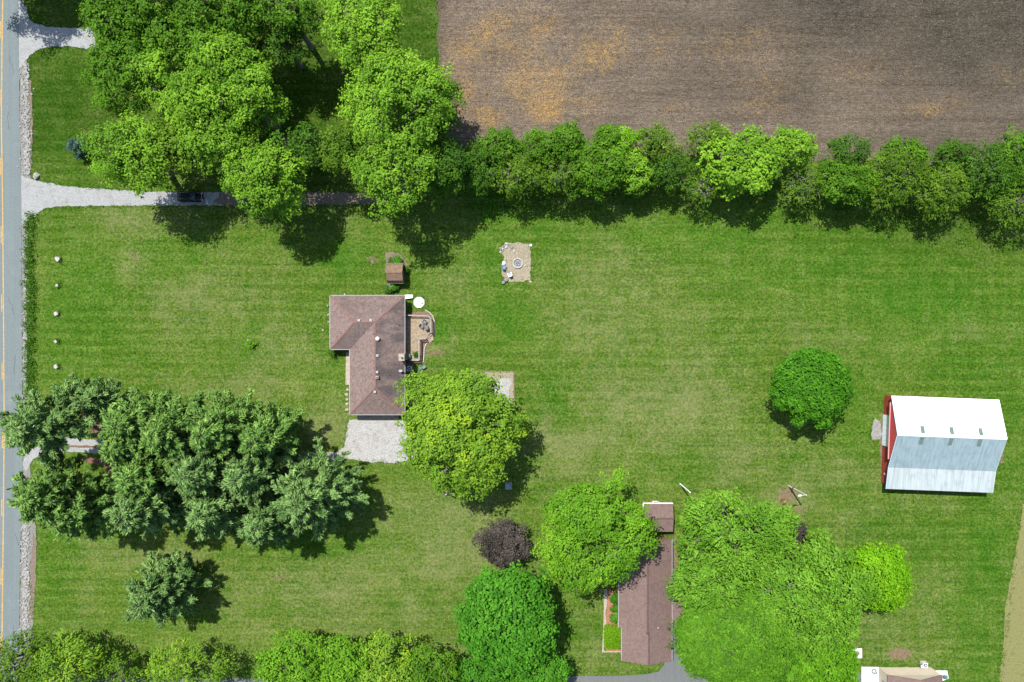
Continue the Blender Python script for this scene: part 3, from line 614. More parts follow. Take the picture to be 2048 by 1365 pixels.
# hedgerow
HG = 'trees of the hedgerow along the stubble field'
hedge = [
 (958,335,44,52,6,10,'dark','dark tree at the hedgerow\'s left end',1,{}),
 (1000,300,42,34,6,10,'mid','small bushy tree at the hedgerow\'s left end, field side',2,{}),
 (1032,352,58,44,6,10.5,'olive','olive tree over the left shadow bulge, lawn side of the hedgerow',3,dict(gap=.15,twigs=12,bark='barkp')),
 (1076,300,38,34,6,10,'mid','bushy tree on the field side, above the pale branch tangle',4,{}),
 (1132,290,38,40,6.5,11.5,'mid','tallest spike on the field side left of the yellow sapling',5,{}),
 (1118,350,48,44,6,10,'olive','grey-olive tree in the middle of the left hedgerow',6,dict(gap=.2,twigs=12,bark='barkp')),
 (1190,340,58,52,6.5,11,'mid','dense rounded tree left of the hedgerow\'s narrow gap',7,{}),
 (1214,283,26,28,5,9,'mid','small tree next to the yellow sapling, field side',8,{}),
 (1247,288,26,30,5,9,'lime','yellow-green sapling on the field side of the hedgerow',9,dict(lobes=7)),
 (1268,350,34,44,5,9,'bright','bright lower tree at the hedgerow\'s narrow gap',10,{}),
 (1310,292,46,40,6,10,'olive','feathery tree just right of the hedgerow gap',11,dict(gap=.2)),
 (1340,345,50,42,5,9,'dark','dark hedgerow tree left of the big bright one, lawn side',12,{}),
 (1412,285,42,36,6,10,'olive','feathery tree touching the field above the big bright one',13,dict(gap=.15)),
 (1400,372,40,40,5,8,'olive','sprawling thin tree reaching over the lawn with grey twigs',14,dict(gap=.4,twigs=14,bark='barkp')),
 (1480,330,82,68,7,12,'bright','big bright layered tree in the middle of the hedgerow',15,dict(lobes=13,lsize=.5)),
 (1578,302,44,40,6,11,'bright','bright hedgerow tree on the right shoulder of the big bright one',16,{}),
 (1606,372,44,44,5,8,'olive','half-bare grey tree right of the big bright hedgerow tree',17,dict(gap=.38,twigs=14,bark='barkp')),
 (1690,310,42,36,6,10,'dark','dark tree on the field side right of the half-bare grey tree',18,{}),
 (1690,365,58,46,6,10,'mid','full tree on the lawn side right of the half-bare grey tree',19,dict(gap=.1)),
 (1780,355,70,58,6,11,'olive','widest olive tree in the right part of the hedgerow',20,dict(gap=.12,lobes=13)),
 (1800,315,44,34,5,9,'mid','low tree behind the widest olive tree, field side',21,dict(gap=.15)),
 (1872,380,58,52,6,10,'olive','drooping tree right of the widest olive tree, lawn side',22,dict(gap=.15)),
 (1893,318,34,32,5,9,'dark','small dark tree on the field side near the right edge',23,{}),
 (1968,340,64,58,6,11,'dark','thick dark tree near the right edge in the hedgerow',24,{}),
 (2036,325,58,60,6,11,'mid','hedgerow tree cut by the right edge, field side',25,{}),
 (2020,410,56,50,5,9,'olive','half-bare tree at the right edge on the lawn side',26,dict(gap=.2,twigs=8,bark='barkg')),
]
for px, py, rx, ry, hc, ht, lf, lab, sd, kw in hedge:
    kw = dict(kw); kw.setdefault('clump', .62); kw.setdefault('lsize', .36)
    if lf in ('olive', 'dark'): kw.setdefault('aspect', .38); kw['lsize'] = .46; kw['gap'] = kw.get('gap', 0) + .14; kw.setdefault('twigs', 8)
    broadleaf(px, py, rx * 0.98, ry * 0.93, hc, ht, lf, lab, HG, 200 + sd, **kw)

# pines
PG = 'pines along the gravel drive to the brown roofed house'
pines = [
 (92,846,21,5.4,.46,'pine','pine leaning over the road, north side of the drive mouth',dict(base=(186,848,0),zc=.7)),
 (152,792,8,2.8,.2,'pine','short pine beside the last white stump',{}),
 (218,800,12,3.2,.3,'pine','grey thin pine at the top left of the pine row',{}),
 (300,838,18,4.8,.3,'pineg','upper row pine at the end of the visible drive',{}),
 (288,885,17,4.2,.3,'pineg','pine hiding the drive, left of the row\'s centre',{}),
 (372,858,19,5.4,.25,'pineg','upper row pine second from the left after the drive\'s end',{}),
 (462,852,19,5.3,.25,'pineg','upper row pine in the middle of the pine stand',{}),
 (548,872,17,5.0,.22,'pineg','upper row pine nearest the brown roofed house',{}),
 (430,930,19,5.4,.25,'pine','pine in the middle of the stand, south of the drive',{}),
 (320,940,18,5.0,.3,'pineg','pine south of the drive above the red needle litter',{}),
 (112,985,20,5.4,.4,'pineg','pine leaning over the road, south side of the drive mouth',dict(base=(200,955,0),zc=.66)),
 (192,1012,18,4.8,.3,'pineg','lower row pine right of the road-side pine',{}),
 (318,1004,19,5.1,.22,'pine','lower row pine left of centre',{}),
 (450,1008,18,5.0,.2,'pine','lower row pine in the centre of the south edge',{}),
 (550,1030,16,4.8,.18,'pine','lower row pine beside the large corner pine',{}),
 (632,984,18,6.8,.15,'pine','large corner pine at the right end with feathery shadow',dict(dens=1.15)),
 (522,935,18,5.0,.25,'pine','pine between the two rows near their right end',{}),
]
for i, (px, py, h, rad, cb, lf, lab, kw) in enumerate(pines):
    pine(px, py, h, rad * 1.12, lab, PG, 400 + i, lf, cb, **kw)
pine(332, 1176, 14, 6.2, 'lone pine standing on the lawn below the pine stand', None, 440, 'pine', .08, dens=1.3)
bare_tree(232, 858, 9, 'dead grey tree with bare twigs beside the gravel drive', 441)

# trees of the southern lots
SG = 'garden trees around the mauve roofed house'
south = [
 (927,857,121,124,10,18,'yellow','big yellow-green maple beside the brown roofed house',1,dict(lobes=24,lobe_r=.34,lsize=.42,sprig=.18,gap=-.08,dens=1.15)),
 (1624,772,76,75,6,11,'deep','round deep green tree standing alone on the back lawn',2,dict(dome=True,sprig=.03,lobes=34,lobe_r=.24,clump=.55,lsize=.42,dens=1.15,trunk=True)),
 (1008,1088,57,50,3.6,6.2,'purple','dark purple-leaved tree on the lawn',3,dict(clump=.6,lsize=.34,lobes=11)),
 (1014,1238,98,104,9,16,'rich','rich green maple below the purple tree',4,dict(lobes=18,lsize=.5,dome=True,sprig=.08)),
 (1195,1068,122,112,10,17,'fresh','big leafy tree over the north end of the mauve roof',5,dict(lobes=18,lobe_r=.36)),
 (1452,1072,112,100,10,17,'locust','large tree right of the mauve roof\'s north end',6,dict(lobes=17,lobe_r=.36,aspect=.42,lsize=.5)),
 (1535,1060,56,62,9,14,'locust','tree above the small purple bush, right of the larger one',7,dict(aspect=.42,lsize=.5)),
 (1420,1155,86,70,9,15,'locust','tree beside the east wall of the mauve roofed house',8,dict(aspect=.42,lsize=.5)),
 (1570,1170,92,80,10,16,'locust','spreading tree in the middle of the right-hand clump',9,dict(aspect=.45,lsize=.48,twigs=12,bark='barkp',gap=.05)),
 (1655,1165,84,88,9,15,'locust','spreading tree overlapping the lime green tree',10,dict(aspect=.45,lsize=.48,gap=.08)),
 (1620,1240,86,74,9,14,'locust','spreading tree above the small white well pad',11,dict(aspect=.45,lsize=.48,gap=.08)),
 (1755,1153,62,64,5.5,9.5,'lime','lime green rounded tree at the right end of the clump',12,dict(clump=.7,dome=True,sprig=.06)),
 (1475,1275,132,112,9,14,'dome','smooth domed tree over the asphalt drive',13,dict(dome=True,sprig=.03,lobes=40,lobe_r=.22,clump=.7,lsize=.38)),
 (1640,1328,72,70,8,13,'domeb','bright domed tree left of the white patio',14,dict(dome=True,sprig=.03,lobes=26,lobe_r=.26,clump=.7,lsize=.38)),
 (1590,1370,84,60,8,13,'dome','domed tree cut by the bottom edge left of the bright domed one',15,{}),
]
for px, py, rx, ry, hc, ht, lf, lab, sd, kw in south:
    broadleaf(px, py, rx * .91, ry * .91, hc, ht, lf, lab, SG, 500 + sd, **kw)
BG = 'trees along the bottom edge beside the asphalt drive'
bottom = [
 (45,1318,66,62,8,14,'olive','willowy tree in the bottom left corner leaning over the road',1,dict(gap=.2,aspect=.35,lsize=.55)),
 (135,1330,76,64,7,12,'yellow','sunlit thin tree in the bottom left corner',2,dict(gap=.25,aspect=.4,lsize=.5)),
 (235,1345,60,50,5,9,'olive','thin low tree right of the bottom left corner',3,dict(gap=.5,twigs=12)),
 (378,1328,78,54,6,11,'yellow','yellow-flecked tree standing alone on the bottom edge',4,dict(gap=.22,aspect=.45)),
 (592,1330,76,66,7,12,'fresh','bright leafy tree at the left end of the bottom row',5,{}),
 (690,1335,66,66,7,12,'fresh','bright tree second in the bottom row',6,{}),
 (775,1335,70,66,7,12,'yellow','loose yellow-green tree in the middle of the bottom row',7,dict(gap=.2)),
 (865,1345,62,60,7,11,'mid','tree in the bottom row left of the rich green maple',8,dict(gap=.1)),
 (985,1360,80,56,6,11,'rich','low tree under the rich green maple at the bottom edge',9,{}),
 (1085,1345,48,48,6,10,'rich','small tree at the bottom edge in the rich maple\'s shadow',10,{}),
]
for px, py, rx, ry, hc, ht, lf, lab, sd, kw in bottom:
    broadleaf(px, py, rx * .91, ry * .91, hc, ht, lf, lab, BG, 600 + sd, **kw)

# shrubs
def shrub(px, py, r, h, leaf, label, seed, group=None, cat='shrub', name='shrub', **kw):
    d = dict(clump=.32, lsize=.22, lobes=6, lobe_r=.5, twigs=3, trunk=True); d.update(kw)
    return broadleaf(px, py, r, r * kw.pop('yr', 1) if 'yr' in kw else r, h * .45, h, leaf, label, group, seed, cat, name, **{k: v for k, v in d.items() if k != 'yr'})
shrub(1596, 1063, 20, 2.8, 'purple', 'small dark purple bush right of the large tree clump', 701)
shrub(777, 581, 6.5, 1.3, 'dark', 'dark leafy plant between the shed and the house', 702)
shrub(788, 575, 6, 1.2, 'rich', 'bright plant at the shed\'s front corner', 703)
shrub(796, 525, 9, 1.6, 'rich', 'leafy plant behind the brown shed', 704)
shrub(784, 524, 7, 1.2, 'dark', 'low dark plant behind the brown shed, left one', 705)
shrub(811, 538, 5, 1.0, 'dark', 'small plant at the brown shed\'s right wall', 706)
shrub(666, 704, 7, 1.1, 'dark', 'small bush at the house\'s front left corner', 707)
shrub(503, 688, 7, .7, 'lime', 'small pale plant in the middle of the front lawn', 708)
shrub(832, 709, 4, .9, 'dark', 'potted plant on the deck\'s lower end', 709, cat='plant', name='potted_plant')
GB = 'clipped bushes in the red mulch bed'
shrub(1229.5, 1197, 7.5, 1.3, 'deep', 'round clipped bush nearest the big tree in the mulch bed', 711, GB, dens=1.6, lobes=5)
shrub(1230, 1216, 7.5, 1.3, 'deep', 'middle clipped bush of three in the mulch bed', 712, GB, dens=1.6, lobes=5)
shrub(1229, 1234, 7.5, 1.2, 'rich', 'lighter clipped bush next to the big square hedge', 713, GB, dens=1.6, lobes=5)
def hedge_block(px0, py0, px1, py1, h, label, seed):
    rng = np.random.default_rng(seed); a, b = W(px0, py0, h), W(px1, py1, h); c = (a + b) / 2; d = Vector((abs(a.x - b.x) / 2, abs(a.y - b.y) / 2)); root = thing('hedge', label, 'hedge', (c.x, c.y, 0))
    n = 5200; u = rng.uniform(-1, 1, (n, 3)); s = u; p = s.copy(); f = (np.abs(s[:, 0]) ** 4 + np.abs(s[:, 1]) ** 4) ** .25; p[:, :2] /= np.maximum(f, 1)[:, None]
    z = h * np.where(rng.random(n) < .7, 1 - .12 * rng.random(n) - .10 * np.abs(p[:, 0]) ** 6, rng.uniform(.05, 1, n))
    P = np.stack([c.x + p[:, 0] * d.x, c.y + p[:, 1] * d.y, z], -1); N = np.stack([s[:, 0] * .3, s[:, 1] * .3, np.ones(n)], -1) + rng.normal(0, .5, (n, 3)); L = rng.uniform(.15, .3, n)
    cards_mesh('foliage', P, N, L, L * .6, np.clip(rng.normal(.5, .25, n), 0, 1), rng.random(n), LEAF['hedge'], root, None, rng)
    m = MB()
    for q in range(8): x, y = c.x + rng.uniform(-.6, .6) * d.x, c.y + rng.uniform(-.6, .6) * d.y; m.tube([(x, y, 0), (x + .1, y, h * .8)], [.05, .02], 5)
    tag(m.build('stem', M['barkg'], root), kind='stuff'); return root
hedge_block(1208.5, 1253, 1243, 1300, 1.5, 'big square clipped hedge at the mauve house\'s corner', 720)

# weeds of the roadside ditch and rough grass at edges : nobody could count them
def tufts(name, pts, per, spread, hgt, leaf, seed, lsz=.35):
    rng = np.random.default_rng(seed); pts = np.array([G(*p) for p in pts]); n = len(pts) * per; id_ = np.repeat(np.arange(len(pts)), per)
    P = np.zeros((n, 3)); P[:, :2] = pts[id_] + rng.normal(0, spread, (n, 2)); P[:, 2] = rng.uniform(.03, hgt, n)
    N = np.array([0, 0, 1.]) + rng.normal(0, .7, (n, 3)); L = lsz * rng.uniform(.5, 1.2, n)
    o = cards_mesh(name, P, N, L, L * .4, np.clip(rng.normal(.4, .25, n), 0, 1), rng.random(n), LEAF[leaf], None, None, rng); tag(o, kind='stuff'); return o
rg = np.random.default_rng(5)
pts = [(rg.normal(62, 5) + 2 * math.sin(y / 30), y) for y in rg.uniform(428, 800, 330)] + [(rg.normal(53, 3), y) for y in rg.uniform(440, 800, 60)]
tufts('roadside_weeds', pts, 16, .28, .55, 'weed', 51)
pts = []
for (a, b) in [((95,368),(310,383)),((85,418),(310,412)),((310,412),(830,410)),((70,100),(180,98)),((60,40),(180,56)),((690,880),(695,842)),((700,924),(838,924)),((1004,495),(1000,560)),((1060,490),(1064,565)),((940,742),(1030,742)),((44,1060),(68,1240)),((2044,1010),(1996,1400)),((872,0),(878,280)),((50,150),(62,330)),((1722,1330),(1900,1332)),((1900,1335),(1915,1365)),((940,283),(1700,305))]:
    L = math.hypot(b[0] - a[0], b[1] - a[1]); n = int(L / 3.5)
    for k in range(n): t = rg.random(); pts.append((a[0] + (b[0] - a[0]) * t + rg.normal(0, 1.6), a[1] + (b[1] - a[1]) * t + rg.normal(0, 1.6)))
tufts('edge_grass', pts, 5, .18, .16, 'weed', 52, .26)
# undergrowth below the hedgerow
pts = [(rg.uniform(930, 2060), 0) for _ in range(420)]; pts = [(x, rg.normal(352 + (x - 930) * .045, 26)) for x, _ in pts]
tufts('hedgerow_undergrowth', pts, 14, .5, 1.4, 'dark', 53, .5)
# riprap and loose stones along the road
def rock_v(r, rng, sq=(1, 1, .7)):
    import bmesh
    bm = bmesh.new(); bmesh.ops.create_icosphere(bm, subdivisions=1, radius=1); V = np.array([v.co for v in bm.verts]); Fc = [tuple(v.index for v in f.verts) for f in bm.faces]; bm.free()
    V = V * (1 + rng.normal(0, .16, (len(V), 1))) * np.array(sq) * r; return V, Fc
m = MB(); rv = np.random.default_rng(61); m2 = MB()
spots = [(rv.normal(51, 4.2) + (y - 150) * .02, y) for y in rv.uniform(128, 350, 620)] + [(rv.normal(51.5, 2.6), y) for y in rv.uniform(436, 810, 520)] + [(rv.normal(51.5, 4), y) for y in rv.uniform(1045, 1290, 620)]
for x, y in spots:
    V, Fc = rock_v(rv.uniform(.07, .24), rv); a = rv.uniform(0, 6.28); c, s = math.cos(a), math.sin(a); g = G(x, y)
    V = np.stack([V[:, 0] * c - V[:, 1] * s + g[0], V[:, 0] * s + V[:, 1] * c + g[1], V[:, 2] + .06], -1); m.add(V, Fc)
TRI[0] += len(m.f); tag(m.build('riprap', M['riprap']), kind='stuff')
# corn stalk residue lying on the stubble
n = 42000; rs = np.random.default_rng(62); rxs = rs.uniform(-14, 103, n); rys = rs.uniform(31.5, 66, n); ok = (rys > field_edge_y(rxs) + .2) & (rxs > field_edge_x(rys) + .2); rxs, rys = rxs[ok], rys[ok]; n = len(rxs)
an = rs.normal(0.05, .7, n); A = np.stack([np.cos(an), np.sin(an), rs.normal(0, .12, n)], -1); L = rs.uniform(.2, .7, n)
o = cards_mesh('corn_residue', np.stack([rxs, rys, np.full(n, .075)], -1), np.array([0, 0, 1.]) + rs.normal(0, .25, (n, 3)), L, rs.uniform(.05, .11, n), rs.random(n), rs.random(n), M['straw'], None, A, rs); tag(o, kind='stuff')

# ------------------------------------------------------------------ buildings
def roof_faces(name, faces, mat, parent, stains=None, thick=.16):
    """sloping slab: each top face, its underside and the fascia round the outside"""
    V = []; Fc = []; key = {}; st = []
    def vid(p, low=False):
        k = (round(p[0], 3), round(p[1], 3), round(p[2], 3), low)
        if k not in key: key[k] = len(V); V.append((p[0], p[1], p[2] - (thick if low else 0)))
        return key[k]
    edges = {}
    for fi, f in enumerate(faces):
        t = [vid(p) for p in f]; l = [vid(p, True) for p in f]; Fc.append(tuple(t)); st.append(stains[fi] if stains else 0); Fc.append(tuple(l[::-1])); st.append(0)
        for i in range(len(f)):
            j = (i + 1) % len(f); e = (t[i], t[j])
            if (t[j], t[i]) in edges: edges.pop((t[j], t[i]))
            else: edges[e] = (l[i], l[j])
    for (a, b), (la, lb) in edges.items(): Fc.append((a, la, lb, b)); st.append(0)
    o = link_mesh(name, V, Fc, mat, parent)
    at = o.data.attributes.new('stain', 'FLOAT', 'FACE'); at.data.foreach_set('value', np.array(st, np.float32))
    return o
def caps(name, segs, w, mat, parent, lift=.03):
    for a, b in segs:
        a, b = Vector(a), Vector(b); d = (b - a).normalized(); s = d.cross(Vector((0, 0, 1))).normalized() * w / 2; dn = Vector((0, 0, -w * .17)); up = Vector((0, 0, lift))
        V = [a + up, b + up, b + up + s + dn, a + up + s + dn, b + up - s + dn, a + up - s + dn]; V += [p - Vector((0, 0, .05)) for p in V]
        MB().add(V, [(0,3,2,1),(0,1,4,5),(3,9,8,2),(5,4,10,11),(6,7,8,9),(6,11,10,7),(0,5,11,6),(0,6,9,3),(1,2,8,7),(1,7,10,4)]).build(name, mat, parent)
def wall_ring(poly, z0, z1, t=.2):
    m = MB()
    for i in range(len(poly)):
        a, b = Vector(poly[i]), Vector(poly[(i + 1) % len(poly)]); d = b - a; c = (a + b) / 2
        m.box((c.x, c.y, (z0 + z1) / 2), (d.length + t * .98, t, z1 - z0 + .0001 * i), math.atan2(d.y, d.x))
    return m
def opening(parent, name, c, w, h, ax, frame=M['white'], fill=M['glass'], t=.30, mull=True):
    """window or door set in a wall; ax 'x' = wall runs along x"""
    rz = 0 if ax == 'x' else math.pi / 2
    f = MB(); cs, sn = math.cos(rz), math.sin(rz); P = lambda u, v: (c[0] + u * cs, c[1] + u * sn, c[2] + v)
    f.box(P(0, h / 2), (w, t, .09), rz); f.box(P(0, -h / 2), (w, t + .08, .09), rz); f.box(P(-w / 2, 0), (.09, t, h - .09), rz); f.box(P(w / 2, 0), (.09, t, h - .09), rz)
    if mull: f.box(P(0, 0), (.05, t - .02, h - .1), rz)
    o = f.build(name, frame, parent); MB().box(c, (w - .09, t - .06, h - .09), rz).build('pane' if fill is M['glass'] else 'leaf_panel', fill, o); return o

# --- brown roofed house
EZ, RZ = 2.7, 4.7
xw, xe, yn, ysv, xi, yi = -31.78, -18.77, 7.93, -12.84, -28.34, -1.42
hm, hw = (xe - xi) / 2, (yn - yi) / 2; xr = xi + hm; yr = yi + hw
h1 = thing('house', 'L-shaped house with hipped reddish-brown shingle roof', 'house', (xr, -2, 0))
A_, B_, C_, D_, E_, F_ = (xw, yn, EZ), (xe, yn, EZ), (xe, ysv, EZ), (xi, ysv, EZ), (xi, yi, EZ), (xw, yi, EZ)
R1, R2, R3 = (xw + hw, yr, RZ), (xr, yr, RZ), (xr, ysv + hm, RZ)
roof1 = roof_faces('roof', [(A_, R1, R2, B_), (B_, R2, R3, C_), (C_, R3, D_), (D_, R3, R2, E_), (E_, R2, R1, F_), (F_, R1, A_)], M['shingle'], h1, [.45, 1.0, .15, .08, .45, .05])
caps('ridge_cap', [(R1, R2), (R2, R3), (A_, R1), (F_, R1), (B_, R2), (C_, R3), (D_, R3)], .34, M['cap'], roof1)
o_ = .45
wp = [(xw + o_, yn - o_), (xe - o_, yn - o_), (xe - o_, ysv + o_), (xi + o_, ysv + o_), (xi + o_, yi + o_), (xw + o_, yi + o_)]
wall_ring(wp, 0, 2.52).build('wall', M['brick'], h1)
for ax, c, w, h in [('y', (xe - o_, 4.5, 1.5), 1.4, 1.1), ('y', (xe - o_, -7, 1.5), 1.4, 1.1), ('y', (xe - o_, -10, 1.5), .9, 1.0), ('x', (-29, yn - o_, 1.5), 1.4, 1.1), ('x', (-25, yn - o_, 1.5), 1.2, 1.0), ('y', (xw + o_, 5.5, 1.5), 1.5, 1.2), ('y', (xw + o_, 1, 1.5), 1.5, 1.2), ('y', (xi + o_, -6.5, 1.5), 1.8, 1.2)]:
    opening(h1, 'window', c, w, h, ax)
opening(h1, 'door', (xi + o_, -3.4, 1.05), .95, 2.05, 'y', M['white'], M['brownpaint'], mull=False)
opening(h1, 'patio_door', (xe - o_, 0.8, 1.35), 1.8, 2.0, 'y')
opening(h1, 'garage_door', (-22.6, ysv + o_, 1.15), 4.8, 2.2, 'x', M['white'], M['white'], mull=False)
for n_, (a, b) in enumerate([((xe + .06, yn), (xe + .06, ysv)), ((xi - .06, ysv), (xi - .06, yi)), ((xw - .06, yi), (xw - .06, yn)), ((xw, yn + .06), (xe, yn + .06)), ((xi, ysv - .06), (xe, ysv - .06)), ((xw, yi - .06), (xi - .12, yi - .06))]):
    d = Vector(b) - Vector(a); c = (Vector(a) + Vector(b)) / 2; MB().box((c.x, c.y, EZ - .07), (d.length - .01, .10, .13), math.atan2(d.y, d.x)).build('gutter', M['trimgrey'], h1)
def zr1(x, y):   # height of that roof at a plan point
    return EZ + (RZ - EZ) * min(1, max(0, min((xe - x) / hm, (yn - y) / hw, (y - ysv) / hm, max((x - xi) / hm, min((y - yi) / hw, (x - xw) / hw)))))
def onroof(px, py):
    z = 4.3
    for _ in range(4): w = W(px, py, z); z = zr1(w.x, w.y)
    return W(px, py, z)
for p in [(718,641),(742,641),(755,711.5),(754.5,744.5),(750,784)]:
    w = onroof(*p); v = MB().box((w.x, w.y, w.z + .10), (.36, .34, .2)).build('roof_vent', M['concrete'], h1); MB().box((w.x, w.y, w.z + .215), (.42, .40, .03)).build('vent_hood', M['trimgrey'], v)
w = onroof(755, 755); v = MB().box((w.x, w.y, w.z + .2), (.5, .5, .5)).build('flue_box', M['concrete'], h1); MB().lathe((w.x, w.y, w.z + .45), [(.13, 0), (.13, .14), (.06, .15)], 10).build('flue_pipe', M['darkmetal'], v)
w = onroof(755.5, 678); v = MB().lathe((w.x, w.y, w.z - .1), [(.22, 0), (.22, .2), (.36, .26), (.38, .4), (.28, .55), (.08, .6)], 14).build('turbine_vent', M['galv'], h1, True)
for p in [(682,667),(748,668),(798.5,650),(779,750)]:
    w = onroof(*p); MB().lathe((w.x, w.y, w.z - .1), [(.12, 0), (.12, .1), (.06, .13), (.06, .42)], 8).build('vent_pipe', M['darkmetal'], h1)
cw = W(803, 715, 5.1); ch = MB().box((cw.x, cw.y, 2.5), (.86, 1.1, 5.0)).build('chimney', M['brick'], h1)
MB().box((cw.x, cw.y, 5.05), (1.0, 1.22, .12)).build('chimney_crown', M['concrete'], ch); MB().lathe((cw.x + .1, cw.y - .1, 5.1), [(.18, 0), (.18, .25), (.13, .26)], 10).build('flue_pipe', M['darkmetal'], ch)
dw = W(803, 743, 3.6); ds = MB().tube([(dw.x + .1, dw.y, 2.75), (dw.x + .1, dw.y, 3.5), (dw.x - .1, dw.y + .1, 3.7)], [.035] * 3, 6).build('dish_mast', M['galv'], h1)
MB().lathe((dw.x - .15, dw.y + .1, 3.65), [(.08, 0), (.30, .08), (.34, .14), (.30, .13), (.08, .04)], 12, .7).build('satellite_dish', M['trimgrey'], ds, True)
for k, (x, y) in enumerate([(694,780),(693,789),(694,799),(694,808),(693.5,820)]):
    rr = np.random.default_rng(800 + k); pl = [(G(x, y)[0] + (.30 + .06 * rr.normal()) * math.cos(t), G(x, y)[1] + (.26 + .05 * rr.normal()) * math.sin(t)) for t in np.linspace(0, 6.28, 8)[:-1]]
    g = G(x, y); tag(MB().prism(pl, 0, .07).build('stepping_stone', M['concrete'], loc=(g[0], g[1], 0)), ['first', 'second', 'third', 'fourth', 'fifth'][k] + ' pale stepping stone south of the front walk at the brown roofed house', 'stepping stone', 'stepping stones south of the front walk')

# --- deck with railing
DZ = .55
dk = thing('deck', 'tan wooden deck with grey railing behind the house', 'deck', W(836, 680, 0))
dpoly = [(812,634),(856,634),(860,639),(860,666),(852,677),(838,677.5),(838,721),(812,721)]
def Wd(p): w = W(p[0], p[1], DZ); return (w.x, w.y)
xl = xe - o_ + .12
yy = Wd((0,634.5))[1]; y_end = Wd((0,720.5))[1]; bd = MB(); k = 0
while yy > y_end:
    py = 682.5 - yy / ((H - DZ) / F)
    if py < 639: pxr = 856 + (py - 634) * .8
    elif py < 666: pxr = 860
    elif py < 677: pxr = 860 - (py - 666) * .73
    else: pxr = 838
    xr_ = Wd((pxr, py))[0]; bd.box(((xl + xr_) / 2, yy - .07, DZ - .02 + .004 * math.sin(k * 3.7)), (xr_ - xl, .132, .04)); yy -= .142; k += 1
tag(bd.build('deck_boards', M['deck'], dk), kind='stuff')
MB().prism([Wd(p) for p in [(813,635),(855,635),(859,640),(859,665),(851,676),(837,676.5),(837,720),(813,720)]], .06, DZ - .06).build('joist_frame', M['timber'], dk)
RT = DZ + .95
def rail(seg):
    pts = [W(p[0], p[1], RT) for p in seg]
    for a, b in zip(pts[:-1], pts[1:]):
        d = b - a; c = (a + b) / 2; rz = math.atan2(d.y, d.x)
        MB().box((c.x, c.y, RT - .02), (d.length, .19, .045), rz).build('rail_cap', M['rail'], dk)
        m = MB(); m.box((c.x, c.y, RT - .12), (d.length, .05, .1), rz); m.box((c.x, c.y, DZ + .12), (d.length, .05, .09), rz)
        for q in range(int(d.length / .13)): p = a + d * ((q + .5) / int(d.length / .13)); m.box((p.x, p.y, DZ + .48), (.035, .035, .66), rz)
        tag(m.build('balusters', M['rail'], dk), kind='stuff')
    for p in pts: MB().box((p.x, p.y, RT / 2 - .02), (.1, .1, RT - .05)).build('post', M['rail'], dk)
rail([(812.5,631),(856,632),(861.5,638),(861.5,666)]); rail([(851,678),(838,678.5),(838,721),(820,721)])
# steps from the deck corner
for k, z in enumerate((.36, .18)):
    w = W(857 + k * 2.2, 674 + k * 2.2, z); MB().box((w.x, w.y, z), (1.5, .3, .05), math.radians(38)).build('step', M['deck'], dk)
g = G(861, 679); tag(MB().box((g[0], g[1], .06), (.95, .8, .09), math.radians(38)).build('landing', M['paver'], loc=(g[0], g[1], 0)), 'pink paver landing at the foot of the deck steps', 'landing')
edge_pts = [(852,621),(860,626),(866,633),(868.5,642),(868.5,655),(868,670),(864,676)]; edge2 = [(857,684),(851,690),(848.5,700),(848,712),(847,722),(845,728)]
for nm, ep in (('upper', edge_pts), ('lower', edge2)):
    P = [Vector(G(*p)) for p in ep]; L = [0]
    for a, b in zip(P[:-1], P[1:]): L.append(L[-1] + (b - a).length)
    c0 = P[0]; e = thing('garden_edging', f'pale stone edging curving along the {nm} side of the deck bed', 'edging', (c0.x, c0.y, 0)); s = 0.0
    while s < L[-1]:
        i = max(j for j in range(len(L)) if L[j] <= s + 1e-6); i = min(i, len(P) - 2); d = P[i + 1] - P[i]; q = P[i] + d.normalized() * (s - L[i])
        MB().box((q.x, q.y, .07), (.28, .15, .14), math.atan2(d.y, d.x)).build('edging_stone', M['pale'], e); s += .31
def patio_chair(px, py, z, rz, label, seat, frame, group, s=1.0):
    w = W(px, py, z); t = thing('patio_chair', label, 'chair', (w.x, w.y, z), group); cs, sn = math.cos(rz), math.sin(rz)
    P = lambda x, y, zz: (w.x + (x * cs - y * sn) * s, w.y + (x * sn + y * cs) * s, z + zz * s)
    MB().box(P(0, 0, .41), (.58 * s, .56 * s, .1 * s), rz).build('seat', M[seat], t)
    m = MB(); b0, b1 = [P(-.28, .27, .4), P(.28, .27, .4)], [P(.28, .42, .95), P(-.28, .42, .95)]; n = Vector((-sn, cs, 0)) * .05
    q = [Vector(p) for p in b0 + b1]; m.add(q + [p + n for p in q], [(0,1,2,3),(7,6,5,4),(0,4,5,1),(1,5,6,2),(2,6,7,3),(3,7,4,0)]); m.build('backrest', M[frame], t)
    for sx in (-1, 1):
        MB().box(P(sx * .32, .02, .62), (.08 * s, .62 * s, .05 * s), rz).build('armrest', M[frame], t)
        for sy in (-1, 1): MB().tube([P(sx * .31, sy * .26, 0), P(sx * .31, sy * .26, .6)], [.03 * s, .03 * s], 6).build('leg', M[frame], t)
    return t
DG = 'dark wicker chairs on the deck'
patio_chair(849.5, 645, DZ, math.radians(-25), 'dark wicker chair on the deck with blue-grey cushion, nearest the rail corner', 'slab', 'wicker', DG)
patio_chair(844.5, 653, DZ, math.radians(70), 'dark wicker chair nearest the middle of the deck', 'wicker', 'wicker', DG)
patio_chair(853, 655.5, DZ, math.radians(200), 'dark wicker chair against the deck\'s long right rail', 'wicker', 'wicker', DG)
